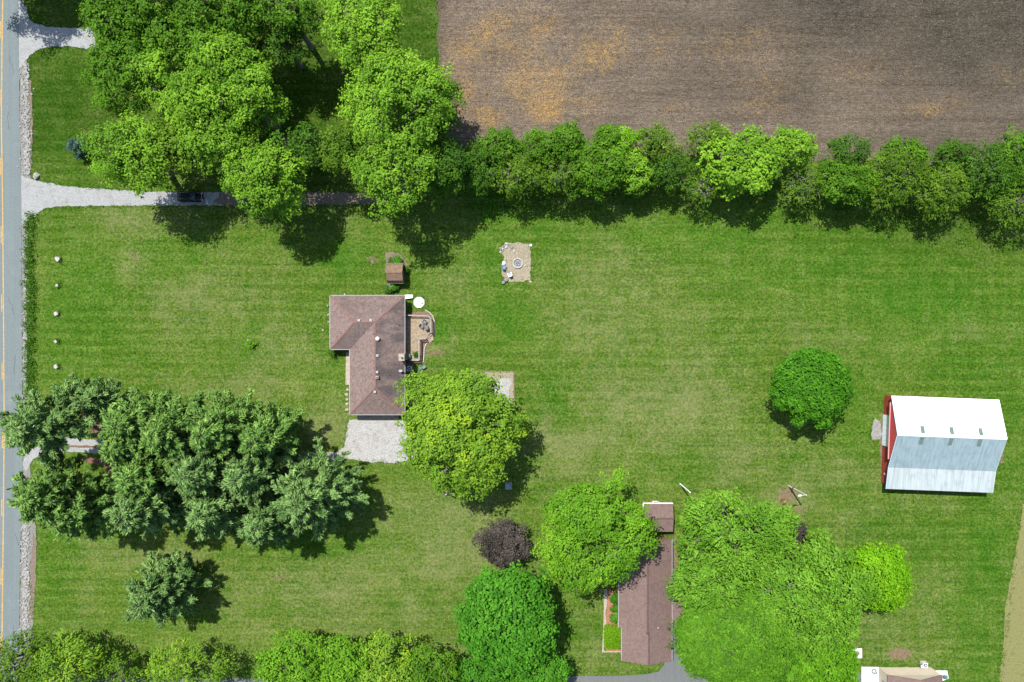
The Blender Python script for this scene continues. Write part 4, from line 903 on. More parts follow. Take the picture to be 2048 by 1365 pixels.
w = W(816.5, 713.5, 1.2); gr = thing('deck_box', 'teal-lidded box beside the chimney', 'box', (w.x, w.y, DZ)); MB().box((w.x, w.y, DZ + .32), (.68, .82, .6)).build('body', M['brownpaint'], gr); MB().box((w.x, w.y, DZ + .67), (.74, .88, .10)).build('lid', M['teal'], gr); MB().box((w.x + .40, w.y, DZ + .56), (.05, .2, .05)).build('handle', M['darkmetal'], gr)
def ac_unit(px, py, label):
    w = W(px, py, .8); a = thing('air_conditioner', label, 'air conditioner', (w.x, w.y, 0)); MB().box((w.x, w.y, .05), (1.0, 1.0, .1)).build('base_pad', M['concrete'], a); MB().box((w.x, w.y, .45), (.84, .84, .7)).build('cabinet', M['galv'], a)
    m = MB(); m.lathe((w.x, w.y, .801), [(.36, 0), (.36, .02), (.10, .025)], 20); m.build('fan_opening', M['darkmetal'], a)
    m = MB()
    for k in range(4): an = k * math.pi / 2 + .4; m.box((w.x + .18 * math.cos(an), w.y + .18 * math.sin(an), .835), (.28, .10, .015), an)
    m.build('fan_blades', M['galv'], a)
    for sx in (-1, 1):
        MB().box((w.x + sx * .395, w.y, .815), (.05, .84, .03)).build('rim', M['white'], a); MB().box((w.x, w.y + sx * .395, .815), (.74, .05, .03)).build('rim', M['white'], a)
    return a
ac_unit(818.3, 738, 'grey air conditioner beside the brown roofed house')
w = W(841, 737, .5); tb = thing('storage_tub', 'grey-green tub at the edge of the big maple', 'tub', (w.x, w.y, 0)); MB().lathe((w.x, w.y, 0), [(.30, 0), (.36, .5), (.38, .55), (.30, .56)], 14, .8).build('body', M['slab'], tb); MB().lathe((w.x, w.y, .56), [(.37, 0), (.30, .06), (.05, .08)], 14, .8).build('lid', M['teal'], tb)
w = W(848, 734.5, .5); tb = thing('storage_tub', 'small grey tub right of the grey-green tub', 'tub', (w.x, w.y, 0)); MB().box((w.x, w.y, .22), (.6, .45, .44), .5).build('body', M['galv'], tb); MB().box((w.x, w.y, .47), (.66, .5, .06), .5).build('lid', M['slab'], tb)
# white octagon and slab by the house corner
g = W(838, 605.2, .1); oc = thing('patio_pad', 'white eight-sided pad on the lawn by the house corner', 'pad', (g.x, g.y, 0))
MB().prism([(g.x + 1.0 * math.cos(t + .39), g.y + 1.0 * math.sin(t + .39)) for t in np.arange(8) * math.pi / 4], 0, .12).build('slab', M['whitecon'], oc)
for t in np.arange(8) * math.pi / 4: MB().box((g.x + .94 * math.cos(t), g.y + .94 * math.sin(t), .135), (.05, .70, .03), t).build('rim_strip', M['whitecon'], oc)
w = W(844, 607, .2); MBo = MB().lathe((w.x, w.y, .12), [(.09, 0), (.11, .12), (.05, .2), (.07, .28)], 8).build('garden_ornament', M['slab'], loc=(w.x, w.y, .12)); tag(MBo, 'tiny dark ornament standing on the white eight-sided pad', 'ornament')
bz = W(816, 593.5, .4); bn = thing('garden_bench', 'white bench top jutting past the house\'s north-east corner', 'bench', (bz.x, bz.y, 0))
MB().prism([(bz.x - 1.1, bz.y + .12), (bz.x - .2, bz.y + .33), (bz.x + .85, bz.y + .30), (bz.x + .90, bz.y - .25), (bz.x - .3, bz.y - .42), (bz.x - 1.1, bz.y - .35)], .36, .44).build('top', M['white'], bn)
for sx in (-.8, .7): MB().box((bz.x + sx, bz.y, .18), (.1, .42, .36)).build('leg', M['white'], bn)

# --- gambrel shed
sx0, sx1 = W(774.8, 0, 1.9).x, W(805.5, 0, 2.6).x; rzs = 3.25; yN, yS = W(0, 531, 2.55).y, W(0, 561.5, 2.55).y; ymid = (yN + yS) / 2
sh = thing('shed', 'small brown gambrel-roofed garden shed north of the house', 'shed', ((sx0 + sx1) / 2, ymid, 0))
lo = 1.75; nl, sl_ = yN + .42, yS - .42
Pg = [(nl, lo), (yN, 2.55), (ymid, rzs), (yS, 2.55), (sl_, lo)]
roof_s = roof_faces('roof', [((sx0, a[0], a[1]), (sx0, b[0], b[1]), (sx1, b[0], b[1]), (sx1, a[0], a[1])) for a, b in zip(Pg[:-1], Pg[1:])], M['shingle3'], sh, None, .1)
caps('ridge_cap', [((sx0, ymid, rzs), (sx1, ymid, rzs))], .3, M['shingle3'], roof_s)
m = MB()
for x in (sx0 + .14, sx1 - .14):
    pl = [(nl - .12, 0), (nl - .12, lo - .05), (yN - .03, 2.42), (ymid, rzs - .13), (yS + .03, 2.42), (sl_ + .12, lo - .05), (sl_ + .12, 0)]
    m.add([(x - .04, p[0], p[1]) for p in pl] + [(x + .04, p[0], p[1]) for p in pl], [tuple(range(7)), tuple(range(13, 6, -1))] + [(i, (i + 1) % 7, (i + 1) % 7 + 7, i + 7) for i in range(7)])
for y in (nl - .16, sl_ + .16): m.box(((sx0 + sx1) / 2, y, lo / 2), (sx1 - sx0 - .4, .07, lo - .06))
m.build('wall', M['brownpaint'], sh)
for k in (-1, 1): MB().box(((sx0 + sx1) / 2 + k * .42, sl_ + .115, .85), (.8, .03, 1.55)).build('door', M['timber'], sh)
for y, z, in ((sl_ - .02, lo), (nl + .02, lo)): MB().box(((sx0 + sx1) / 2, y, z - .06), (sx1 - sx0, .05, .12)).build('eave_trim', M['timber'], sh)
for x, y, d in [(779,573,(.95,.55,.06)),(784,578,(.6,.5,.06))]:
    g = G(x, y); tag(MB().box((g[0], g[1], .05), d, -.5).build('slate_slab', M['slab'], loc=(g[0], g[1], 0)), 'blue-grey slab lying before the shed, ' + ('larger' if d[0] > .8 else 'smaller') + ' one', 'slab')

# --- barn
Rb = math.radians(-2.15); b0 = Vector(((737.0) / 11.19, -106.2 / 11.19)); ub = Vector((math.cos(Rb), math.sin(Rb))); vb = Vector((math.sin(Rb), -math.cos(Rb)))
def BP(u, v, z): p = b0 + ub * u + vb * v; return Vector((p.x, p.y, z))
LEN = 18.6; V1, V2, V3 = 6.4, 12.45, 16.3; Z0, Zr, Zb, Z3 = 3.6, 5.88, 3.46, 2.94
barn = thing('barn', 'large red barn with white and grey metal roof', 'barn', BP(LEN / 2, 8, 0))
def panels(v0, z0, v1, z1, mat, npan=20):
    wv = LEN / npan; nrm = Vector((vb.x * 0, 0, 1))
    for k in range(npan):
        u0, u1 = k * wv + .004, (k + 1) * wv - .004; lift = .012 * (k % 2)
        us = [u0, u0 + .05, u0 + .09, u1 - .09, u1 - .05, u1]; zs = [.045, .045, 0, 0, .045, .045]
        Vt = [BP(u, v0, z0 + dz + lift) for u, dz in zip(us, zs)] + [BP(u, v1, z1 + dz + lift) for u, dz in zip(us, zs)] + [BP(u0, v0, z0 - .05), BP(u1, v0, z0 - .05), BP(u0, v1, z1 - .05), BP(u1, v1, z1 - .05)]
        Fc = [(i, i + 6, i + 7, i + 1) for i in range(5)] + [(12, 13, 15, 14), (0, 1, 2, 3, 4, 5, 13, 12), (6, 14, 15, 11, 10, 9, 8, 7), (0, 12, 14, 6), (5, 11, 15, 13)]
        link_mesh('roof_panel', Vt, Fc, mat, barn)
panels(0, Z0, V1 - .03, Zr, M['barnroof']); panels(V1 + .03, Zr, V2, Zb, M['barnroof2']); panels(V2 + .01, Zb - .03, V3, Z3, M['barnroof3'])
caps('ridge_cap', [(BP(0, V1, Zr + .03), BP(LEN, V1, Zr + .03))], .4, M['barnroof'], barn, .05)
for fu in (.235, .502, .768):
    for side in (-1, 1):
        u = fu * LEN - (.1 if side > 0 else 0); sl0 = (Zr - Z0) / V1 if side < 0 else -(Zr - Zb) / (V2 - V1)
        a, b = (V1 - 1.55, V1 - .35) if side < 0 else (V1 + .35, V1 + 1.6)
        zf = lambda v: (Zr + (v - V1) * sl0) + .075
        Vt = [BP(u - .34, a, zf(a)), BP(u + .34, a, zf(a)), BP(u + .34, b, zf(b)), BP(u - .34, b, zf(b))]; Vt += [p - Vector((0, 0, .04)) for p in Vt]
        link_mesh('skylight', Vt, [(0,3,2,1),(4,5,6,7),(0,1,5,4),(1,2,6,5),(2,3,7,6),(3,0,4,7)], M['skylight'], barn)
def bwall(u0, v0, u1, v1, z0, top0, top1, mat, name='wall', t=.12):
    a, b = BP(u0, v0, 0), BP(u1, v1, 0); d = (b - a).normalized(); n = Vector((-d.y, d.x, 0)) * t / 2; n_p = max(1, int((b - a).length / .9)); L = (b - a).length
    for k in range(n_p):    # steel sheets with a rib at each seam
        f0, f1 = k / n_p, (k + 1) / n_p; p0, p1 = a + d * L * f0 + d * .003, a + d * L * f1 - d * .003; h0, h1_ = top0 + (top1 - top0) * f0, top0 + (top1 - top0) * f1; off = n * (.06 * (k % 2))
        Vt = [p0 - n + off, p1 - n + off, p1 + n + off, p0 + n + off]; Vt = [Vector((p.x, p.y, z0)) for p in Vt] + [Vector((Vt[0].x, Vt[0].y, h0)), Vector((Vt[1].x, Vt[1].y, h1_)), Vector((Vt[2].x, Vt[2].y, h1_)), Vector((Vt[3].x, Vt[3].y, h0))]
        link_mesh(name, Vt, [(0,3,2,1),(4,5,6,7),(0,1,5,4),(1,2,6,5),(2,3,7,6),(3,0,4,7)], mat, barn)
uw = .74
bwall(uw, .25, uw, V1, 0, Z0 - .08, Z0 + .02, M['barnred'], 'wall_sheet'); bwall(uw, V1, uw, V2, 0, Z0 + .02, Zb - .10, M['barnred'], 'wall_sheet'); bwall(uw, V2, uw, V3 - .5, 0, Zb - .12, Z3 - .08, M['barnred'], 'wall_sheet')
ue = LEN - .35
bwall(ue, .25, ue, V1, 0, Z0 - .08, Zr - .18, M['barnred'], 'wall_sheet'); bwall(ue, V1, ue, V2, 0, Zr - .18, Zb - .12, M['barnred'], 'wall_sheet'); bwall(ue, V2, ue, V3 - .5, 0, Zb - .12, Z3 - .08, M['barnred'], 'wall_sheet')
bwall(uw + .07, .25, ue - .07, .25, 0, Z0 - .08, Z0 - .08, M['barnred'], 'wall_sheet'); bwall(uw + .07, V3 - .5, ue - .07, V3 - .5, 0, Z3 - .12, Z3 - .12, M['barnred'], 'wall_sheet')
# projecting gable above the door track
for va, vb_, za, zb in ((1.3, V1, 3.35 + .65, Zr - .09), (V1, 11.0, Zr - .09, 3.95)):
    bwall(.10, va, .10, vb_, 3.25, max(3.3, za - .05), zb, M['barnred2'], 'gable_sheet', .08)
p = BP(.36, 6.1, 3.2); MB().box(p, (.62, 9.9, .09), Rb).build('soffit', M['barnred2'], barn)
p = BP(.0, 6.1, 3.22); MB().box(p, (.12, 9.9, .16), Rb).build('track_trim', plain('pink_weathered_trim', (.55, .25, .25), .6), barn)
for q in range(6):
    p = BP(uw - .16, 3.62 + q * .92 + .42, 1.55); MB().box(p, (.08 + .012 * (q % 2), .90, 3.0), Rb).build('sliding_door_panel', M['door'], barn)
p = BP(uw - .1, 2.6, 3.0); MB().box(p, (.16, .2, .25), Rb).build('wall_lamp', M['white'], barn)
p = BP(uw - .12, 14.0, 1.2); MB().box(p, (.14, .3, .4), Rb).build('meter_box', M['galv'], barn)
for v0, z0, v1, z1 in ((0, Z0, V1, Zr), (V1, Zr, V2, Zb), (V2, Zb, V3, Z3)):
    for u in (-.02, LEN + .02): a, b = BP(u, v0, z0 - .02), BP(u, v1, z1 - .02); MB().tube([a, b], [.06, .06], 4).build('rake_trim', M['bluetub'] if u < 1 else M['white'], barn)
p = BP(LEN + .35, 10.2, .15)
for k in range(7):
    r = np.random.default_rng(900 + k); c = BP(LEN + .15 + r.uniform(0, .6), 8.6 + k * .42, .18)
    tag(MB().box(c, (r.uniform(.5, .9), r.uniform(.12, .25), r.uniform(.12, .3)), r.uniform(0, 3)).build('scrap_plank', M['redmetal'] if k % 2 else M['timber'], loc=c), ['northernmost', 'second', 'third', 'fourth', 'fifth', 'sixth', 'southernmost'][k] + ' loose scrap board, counted from the north, at the barn\'s east wall', 'board', 'scrap boards behind the barn')
c = BP(LEN + .1, 12.3, .35); t = thing('utility_box', 'pale box at the barn\'s east wall', 'box', (c.x, c.y, 0)); MB().box(c, (.5, .8, .7), Rb).build('cabinet', M['galv'], t); MB().box(c + Vector((0, 0, .37)), (.56, .86, .05), Rb).build('lid', M['white'], t)
c = BP(LEN + .6, 2.6, .5); t = thing('hand_pump', 'grey hydrant standing by the barn\'s north-east corner', 'hydrant', (c.x, c.y, 0)); MB().tube([(c.x, c.y, 0), (c.x, c.y, 1.0)], [.06, .05], 7).build('pipe', M['galv'], t); MB().tube([(c.x, c.y, 1.0), (c.x + .4, c.y - .15, .9)], [.05, .04], 6).build('spout', M['slab'], t)

# --- mauve roofed ranch house
e2 = 2.6; K = 119.4 / F
xW2, xWn, xE2 = 219.5 * K, 213.6 * K, 319.7 * K; yS2, yJ, yN2 = -639.5 * K, -573.5 * K, -396.5 * K
xrS, xrN = (xW2 + xE2) / 2, (xWn + xE2) / 2; zS, zN = 4.42, 4.72
h2 = thing('house', 'long ranch house with gabled mauve roof below the trees', 'house', (xrS, (yS2 + yN2) / 2, 0))
roof2 = roof_faces('roof', [((xWn, yJ, e2), (xrN, yJ, zN), (xrN, yN2, zN), (xWn, yN2, e2)), ((xE2, yN2, e2), (xrN, yN2, zN), (xrN, yJ, zN), (xE2, yJ, e2))], M['shingle2'], h2, [.3, .4])
roof2b = roof_faces('roof', [((xW2, yS2, e2), (xrS, yS2, zS), (xrS, yJ + .01, zS), (xW2, yJ + .01, e2)), ((xE2, yJ, e2 - .004), (xrS, yJ, zS), (xrS, yS2, zS), (xE2, yS2, e2 - .004))], M['shingle2'], h2, [.3, .4])
caps('ridge_cap', [((xrN, yN2, zN), (xrN, yJ, zN))], .30, M['cap2'], roof2); caps('ridge_cap', [((xrS, yJ, zS), (xrS, yS2, zS))], .30, M['cap2'], roof2b)
q = .35
wall_ring([(xWn + q, yN2 - q), (xE2 - q, yN2 - q), (xE2 - q, yS2 + q), (xW2 + q, yS2 + q), (xW2 + q, yJ + .2), (xWn + q, yJ + .2)], 0, 2.42).build('wall', M['brick'], h2)
for x0, x1, y, xr_, zr_ in ((xWn + q, xE2 - q, yN2 - q, xrN, zN - .28), (xW2 + q, xE2 - q, yS2 + q, xrS, zS - .28)):
    MB().add([(x0, y - .08, 2.42), (x1, y - .08, 2.42), (xr_, y - .08, zr_), (x0, y + .08, 2.42), (x1, y + .08, 2.42), (xr_, y + .08, zr_)], [(0,1,2),(5,4,3),(0,3,4,1),(1,4,5,2),(2,5,3,0)]).build('gable_wall', M['brownpaint'], h2)
MB().add([(xWn + q, yJ + .12, 2.42), (xrN, yJ + .12, 2.42), (xrN, yJ + .12, zN - .2), (xWn + q, yJ + .2, 2.42), (xrN, yJ + .2, 2.42), (xrN, yJ + .2, zN - .2)], [(0,1,2),(5,4,3),(0,3,4,1),(1,4,5,2),(2,5,3,0)]).build('gable_wall', M['brownpaint'], h2)
for a, b in (((xE2 + .06, yN2), (xE2 + .06, yS2)), ((xWn - .06, yN2), (xWn - .06, yJ)), ((xW2 - .06, yJ - .05), (xW2 - .06, yS2))):
    d = Vector(b) - Vector(a); c = (Vector(a) + Vector(b)) / 2; MB().box((c.x, c.y, e2 - .07), (d.length, .1, .13), math.atan2(d.y, d.x)).build('gutter', M['trimgrey'], h2)
for c, w, h in (((xE2 - q, -40, 1.5), 1.4, 1.1), ((xE2 - q, -46, 1.5), 1.6, 1.2), ((xWn + q, -44.5, 1.5), 1.8, 1.2), ((xW2 + q, -53, 1.5), 1.2, 1.1)): opening(h2, 'window', c, w, h, 'y')
opening(h2, 'garage_door', (xE2 - q, -52.6, 1.15), 2.6, 2.2, 'y', M['white'], M['white'], mull=False)
for px, py in ((1335,1177),(1315,1254),(1285,1271),(1272,1190)):
    x = (px - 1024) * (H - 3.5) / F; y = (682.5 - py) * (H - 3.5) / F; z = e2 + (zS - e2) * (1 - abs(x - xrS) / (xE2 - xrS)); MB().lathe((x, y, z - .1), [(.1, 0), (.1, .12), (.055, .15), (.055, .40)], 8).build('vent_pipe', M['white'] if px != 1285 else M['redmetal'], h2)
z = zS; MB().lathe((xrN, yJ - .15, z - .1), [(.16, 0), (.16, .35), (.1, .4)], 8).build('flue_pipe', M['darkmetal'], h2)
# side porch roof
px0, px1 = xE2 + .12, W(1384, 0, 2.4).x; py0, py1 = W(0, 1190, 2.4).y, W(0, 1246, 2.4).y
pr = roof_faces('porch_roof', [((px0, py1, 2.46), (px1, py1, 2.2), (px1, py0, 2.2), (px0, py0, 2.46))], M['shingle2'], h2, [.2], .12)
for x, y in ((px1 - .15, py0 - .15), (px1 - .15, py1 + .15)): MB().box((x, y, 1.03), (.12, .12, 2.06)).build('porch_post', M['white'], h2)
w = W(1341.5, 1314, 1.0); t = thing('water_barrel', 'pale blue barrel at the mauve roof\'s south-east corner', 'barrel', (xE2 + .35, w.y, 0)); MB().lathe((xE2 + .35, w.y, 0), [(.24, 0), (.31, .2), (.33, .5), (.31, .8), (.25, .95), (.2, .96)], 14).build('body', M['bluetub'], t, True)
MB().lathe((xE2 + .35, w.y, .961), [(.22, 0), (.20, .04)], 14).build('lid', M['white'], t)
# detached outbuilding north of it
oa, ob = W(1287, 1008, 2.6), W(1346, 1064, 2.6); ox = (oa.x + ob.x) / 2
ob_ = thing('outbuilding', 'small outbuilding with mauve roof and white fascia between two big trees', 'outbuilding', (ox, (oa.y + ob.y) / 2, 0)); ym = (oa.y + ob.y) / 2
roof_o = roof_faces('roof', [((oa.x, oa.y, 2.6), (oa.x, ym, 3.15), (ob.x, ym, 3.15), (ob.x, oa.y, 2.6)), ((ob.x, ob.y, 2.6), (ob.x, ym, 3.15), (oa.x, ym, 3.15), (oa.x, ob.y, 2.6))], M['shingle2'], ob_, [.4, .4])
roof_o.data.flip_normals(); caps('ridge_cap', [((oa.x, ym, 3.15), (ob.x, ym, 3.15))], .28, M['cap2'], roof_o)
MB().box((ox, oa.y + .09, 2.53), (ob.x - oa.x, .14, .18)).build('fascia', M['white'], ob_); MB().box((oa.x - .08, oa.y - 1.2, 2.62), (.14, 2.5, .2)).build('fascia', M['white'], ob_)
wall_ring([(oa.x + .3, oa.y - .3), (ob.x - .3, oa.y - .3), (ob.x - .3, ob.y + .3), (oa.x + .3, ob.y + .3)], 0, 2.45).build('wall', M['brick'], ob_)
opening(ob_, 'door', (ox, oa.y - .3, 1.1), 1.0, 2.0, 'x', M['white'], M['brownpaint'], mull=False)

# --- tan sided house at the bottom edge
kx = 122 / F; ta, tb_ = 734 * kx, 838 * kx; ty = -652.5 * kx; tx = (ta + tb_) / 2; ty2 = ty - 16
h3 = thing('house', 'tan sided house with mauve gabled roof cut by the bottom edge', 'house', (tx, ty - 8, 0)); ez, pz = 3.0, 4.84
MB().add([(ta, ty, 0), (tb_, ty, 0), (tb_, ty, ez), (tx, ty, pz), (ta, ty, ez)] + [(ta, ty - .2, 0), (tb_, ty - .2, 0), (tb_, ty - .2, ez), (tx, ty - .2, pz), (ta, ty - .2, ez)], [(0,4,3,2,1),(5,6,7,8,9),(0,1,6,5),(1,2,7,6),(4,0,5,9)]).build('gable_wall', M['siding'], h3)
m = MB(); m.box((ta + .1, (ty - .2 + ty2) / 2, ez / 2), (.2, ty - .2 - ty2, ez - .02)); m.box((tb_ - .1, (ty - .2 + ty2) / 2, ez / 2), (.2, ty - .2 - ty2, ez - .02)); m.box((tx, ty2 - .1, ez / 2), (tb_ - ta, .2, ez - .02)); m.build('wall', M['siding'], h3)
sl3 = (pz - ez) / (tx - ta); ovh = .12
roof_faces('roof', [((ta - ovh, ty2 - .3, ez - ovh * sl3 + .12), (tx, ty2 - .3, pz + .12), (tx, ty + .08, pz + .12), (ta - ovh, ty + .08, ez - ovh * sl3 + .12)), ((tb_ + ovh, ty + .08, ez - ovh * sl3 + .12), (tx, ty + .08, pz + .12), (tx, ty2 - .3, pz + .12), (tb_ + ovh, ty2 - .3, ez - ovh * sl3 + .12))], M['shingle2'], h3, [.1, .1], .11)
for a, b in (((ta - ovh, ty + .1, ez - ovh * sl3 + .06), (tx, ty + .1, pz + .06)), ((tb_ + ovh, ty + .1, ez - ovh * sl3 + .06), (tx, ty + .1, pz + .06))): MB().tube([a, b], [.06, .06], 4).build('rake_trim', M['brownpaint'], h3)
for k in range(14): MB().box((tx, ty + .012, .15 + k * .2), (tb_ - ta - .02, .02, .012)).build('siding_lap', M['siding'], h3)
opening(h3, 'window', (ta + .1, ty - 2.6, 1.7), 1.8, 1.3, 'y', M['trimgrey'], M['glass'], .3)
ac_unit(1851, 1331.5, 'round-fanned air conditioner at the tan house\'s north wall')
w = W(1842, 1331, .3); t = thing('utility_box', 'blue-grey box left of the tan house\'s air conditioner', 'box', (w.x, w.y, 0)); MB().box((w.x, w.y, .35), (.5, .45, .7)).build('cabinet', M['slab'], t); MB().box((w.x, w.y, .72), (.55, .5, .04)).build('lid', M['galv'], t)
w = W(1748, 1343, .1); t = thing('garden_hose', 'coiled green hose lying on the white patio', 'hose', (w.x, w.y, .08)); m = MB()
for r in (.30, .36, .42): m.tube([(w.x + r * math.cos(a), w.y + r * math.sin(a), .11 + .03 * (r > .33)) for a in np.linspace(0, 6.2, 22)], [.035] * 22, 5)
m.build('coil', M['hose'], t)
w = W(1752.5, 1346.5, .4); t = thing('flower_pot', 'pale teal pot beside the coiled hose on the white patio', 'pot', (w.x, w.y, .08)); MB().lathe((w.x, w.y, .08), [(.16, 0), (.24, .35), (.26, .4), (.2, .4), (.18, .32)], 12).build('body', M['bluetub'], t); MB().lathe((w.x, w.y, .40), [(.19, 0), (.02, .03)], 10).build('soil', M['slab'], t)
w = W(1889, 1353, .4); t = thing('grill', 'dark kettle grill on the tan house\'s right step', 'grill', (w.x, w.y, .08)); MB().lathe((w.x, w.y, .5), [(.05, 0), (.28, .1), (.36, .28)], 14).build('bowl', M['darkmetal'], t); MB().lathe((w.x, w.y, .79), [(.36, 0), (.26, .14), (.05, .2)], 14).build('lid', M['teal'], t)
for k in range(3): a = k * 2.09; MB().tube([(w.x + .1 * math.cos(a), w.y + .1 * math.sin(a), .55), (w.x + .34 * math.cos(a), w.y + .34 * math.sin(a), .08)], [.02, .02], 5).build('leg', M['darkmetal'], t)
g = G(1714, 1306.5); t = thing('well_pad', 'small square white pad with a rusty cap at the bright domed tree', 'pad', (g[0], g[1], 0)); MB().box((g[0], g[1], .06), (1.7, 1.75, .12)).build('slab', M['whitecon'], t); MB().lathe((g[0], g[1], .12), [(.4, 0), (.4, .06), (.2, .08), (.2, .25), (.05, .27)], 12).build('cap', M['timber'], t)

# ------------------------------------------------------------------ fire pit corner
g = G(1035.3, 527); fp = thing('fire_pit', 'round stone fire pit filled with ash', 'fire pit', (g[0], g[1], 0)); rr = np.random.default_rng(77)
for k in range(16):
    a = k * 2 * math.pi / 16; MB().box((g[0] + .82 * math.cos(a), g[1] + .82 * math.sin(a), .16), (.2, .30, .32 + rr.normal(0, .015)), a).build('ring_stone', M['pale'], fp)
MB().lathe((g[0], g[1], 0), [(.74, 0), (.73, .10), (.4, .14), (.05, .17)], 18).build('ash_bed', M['ash'], fp)
for k in range(7):
    a, r = rr.uniform(0, 6.28), rr.uniform(.1, .45); MB().tube([(g[0] + r * math.cos(a), g[1] + r * math.sin(a), .17), (g[0] + r * math.cos(a) + rr.uniform(-.4, .4), g[1] + r * math.sin(a) + rr.uniform(-.4, .4), .22)], [.05, .04], 6).build('charred_log', M['darkmetal'] if k % 2 else M['trimgrey'], fp)
def boulder(px, py, r, mat, label, seed, group=None, sq=(1, .8, .65), name='rock', cat='rock'):
    rng = np.random.default_rng(seed); V, Fc = rock_v(r, rng, sq); a = rng.uniform(0, 6.28); c, s = math.cos(a), math.sin(a); g = G(px, py)
    V = np.stack([V[:, 0] * c - V[:, 1] * s + g[0], V[:, 0] * s + V[:, 1] * c + g[1], V[:, 2] + r * sq[2] * .55], -1)
    return tag(link_mesh(name, V, Fc, M[mat], loc=(g[0], g[1], 0)), label, cat, group)
RG = 'rocks heaped by the fire pit'
for k, (x, y, r) in enumerate([(1012,488,.30),(1016,490,.26),(1009,492,.24),(1013,494,.34),(1005,494,.26),(1001,497,.28),(1006,498,.24),(1001,501,.26),(1006,502,.22),(1001,505,.27),(1023,495,.34),(1020,492,.22),(1016,488,.2)]):
    boulder(x, y, r, 'greyrock' if k % 3 else 'pale', 'grey rock heaped at the top left corner of the fire pit ground', 910 + k, RG)
boulder(1028.5, 503, .30, 'pale', 'pale rock lying between the rock heap and the stone slabs', 930)
boulder(1050, 532, .24, 'pale', 'pale stone right of the fire pit', 931)
tag(MB().box((*G(1061.5, 491), .08), (.42, .42, .16), .1).build('marker_block', M['whitecon'], loc=(*G(1061.5, 491), 0)), 'white square block at the fire pit ground\'s top right corner', 'block')
tag(MB().box((*G(1060.5, 564), .06), (.5, .38, .12), -.6).build('marker_block', M['paver'], loc=(*G(1060.5, 564), 0)), 'pale slanted block at the fire pit ground\'s bottom right corner', 'block')
for x, y, l, a, lab in ((1036,498,.95,0,'upper'),(1035.5,507,.75,.05,'middle'),(1034.8,514,.45,-.06,'lower')):
    tag(MB().box((*G(x, y), .06), (.32, l, .12), a).build('stone_slab', M['paver'], loc=(*G(x, y), 0)), f'{lab} pale slab of the row leading up to the fire pit', 'slab')
w = W(1007.5, 526.5, .4); t = thing('side_table', 'small white square table left of the fire pit', 'table', (w.x, w.y, 0)); MB().box((w.x, w.y, .40), (.48, .48, .05), .1).build('top', M['white'], t)
for sx in (-.19, .19):
    for sy in (-.19, .19): MB().box((w.x + sx, w.y + sy, .19), (.05, .05, .37)).build('leg', M['white'], t)
FG = 'blue seats around the fire pit'
patio_chair(1008, 535, 0, math.radians(160), 'blue chair below the white table by the fire pit', 'bluecush', 'bluecush', FG)
patio_chair(1019.5, 549.5, 0, math.radians(205), 'grey-blue seated chair with white frame by the fire pit', 'greycush', 'white', FG)
for x, y, r, lab in ((1012, 559.5, .36, 'upper'), (1006.5, 565, .30, 'lower')):
    w = W(x, y, .3); t = thing('planter', f'dark round planter, {lab} of two below the fire pit chairs', 'planter', (w.x, w.y, 0)); MB().lathe((w.x, w.y, 0), [(r * .7, 0), (r, .3), (r * 1.05, .36), (r * .9, .36), (r * .85, .28)], 14).build('pot', M['wicker'], t); MB().lathe((w.x, w.y, .28), [(r * .86, 0), (.02, .05)], 12).build('soil', M['greyrock'], t)
# timbers round the gravel pad
for a, b, lab in (((940,743),(1027,743.5),'north'),((1028,744),(1028.5,812),'east')):
    p, q = Vector(G(*a)), Vector(G(*b)); d = q - p; c = (p + q) / 2; n = int(d.length / 2.4); t = thing('border_timber', f'weathered timber edging along the {lab} side of the small gravel pad', 'edging', (c.x, c.y, 0))
    for k in range(n): e = p + d * ((k + .5) / n); MB().box((e.x, e.y, .07), (d.length / n - .04, .13, .14), math.atan2(d.y, d.x)).build('timber', M['timber'], t)

# stumps along the road
for k, (x, y, r, h, lab) in enumerate([(118,519,.40,.55,'topmost'),(116,572,.26,.35,'second from the top, smaller'),(114.5,628,.36,.45,'third from the top'),(113.5,683.5,.28,.4,'fourth from the top'),(114,733.5,.36,.45,'fifth from the top'),(112.5,780.5,.28,.35,'lowest, beside the pines')]):
    g = G(x, y); t = thing('tree_stump', f'pale cut stump on the roadside lawn, {lab}', 'stump', (g[0], g[1], 0), 'stumps in a row along the road'); rng = np.random.default_rng(940 + k)
    V = []; Fc = []; n = 11
    for (rr_, z) in ((r * 1.35, 0), (r * 1.05, h * .4), (r, h)):
        for q in range(n): a = 2 * math.pi * q / n; j = rr_ * (1 + rng.normal(0, .09)); V.append((g[0] + j * math.cos(a), g[1] + j * math.sin(a), z + (rng.normal(0, .05) if z == h else 0)))
    for i in range(2):
        for q in range(n): Fc.append((i * n + q, i * n + (q + 1) % n, (i + 1) * n + (q + 1) % n, (i + 1) * n + q))
    link_mesh('bark', V, Fc, M['barkp'], t); top = V[2 * n:]; link_mesh('cut_face', top + [(g[0], g[1], h + .02)], [(q, (q + 1) % n, n) for q in range(n)], M['stumpwood'], t)
    tufts('stump_weeds', [(x + 3 + rng.normal(0, 2), y + rng.normal(0, 3)) for _ in range(12)], 12, .18, .4, 'weed', 950 + k, .26)
boulder(73.5, 353, .68, 'pale', 'large pale boulder at the drive mouth', 960, None, (1.15, .8, .7), 'boulder', 'boulder')
boulder(496, 681, .26, 'greyrock', 'small grey stone by the pale plant on the front lawn', 961)
boulder(61, 432, .3, 'greyrock', 'brown rock at the lower corner of the long gravel drive', 962)
boulder(646, 661, .2, 'pale', 'small pale stone left of the brown roofed house', 963)
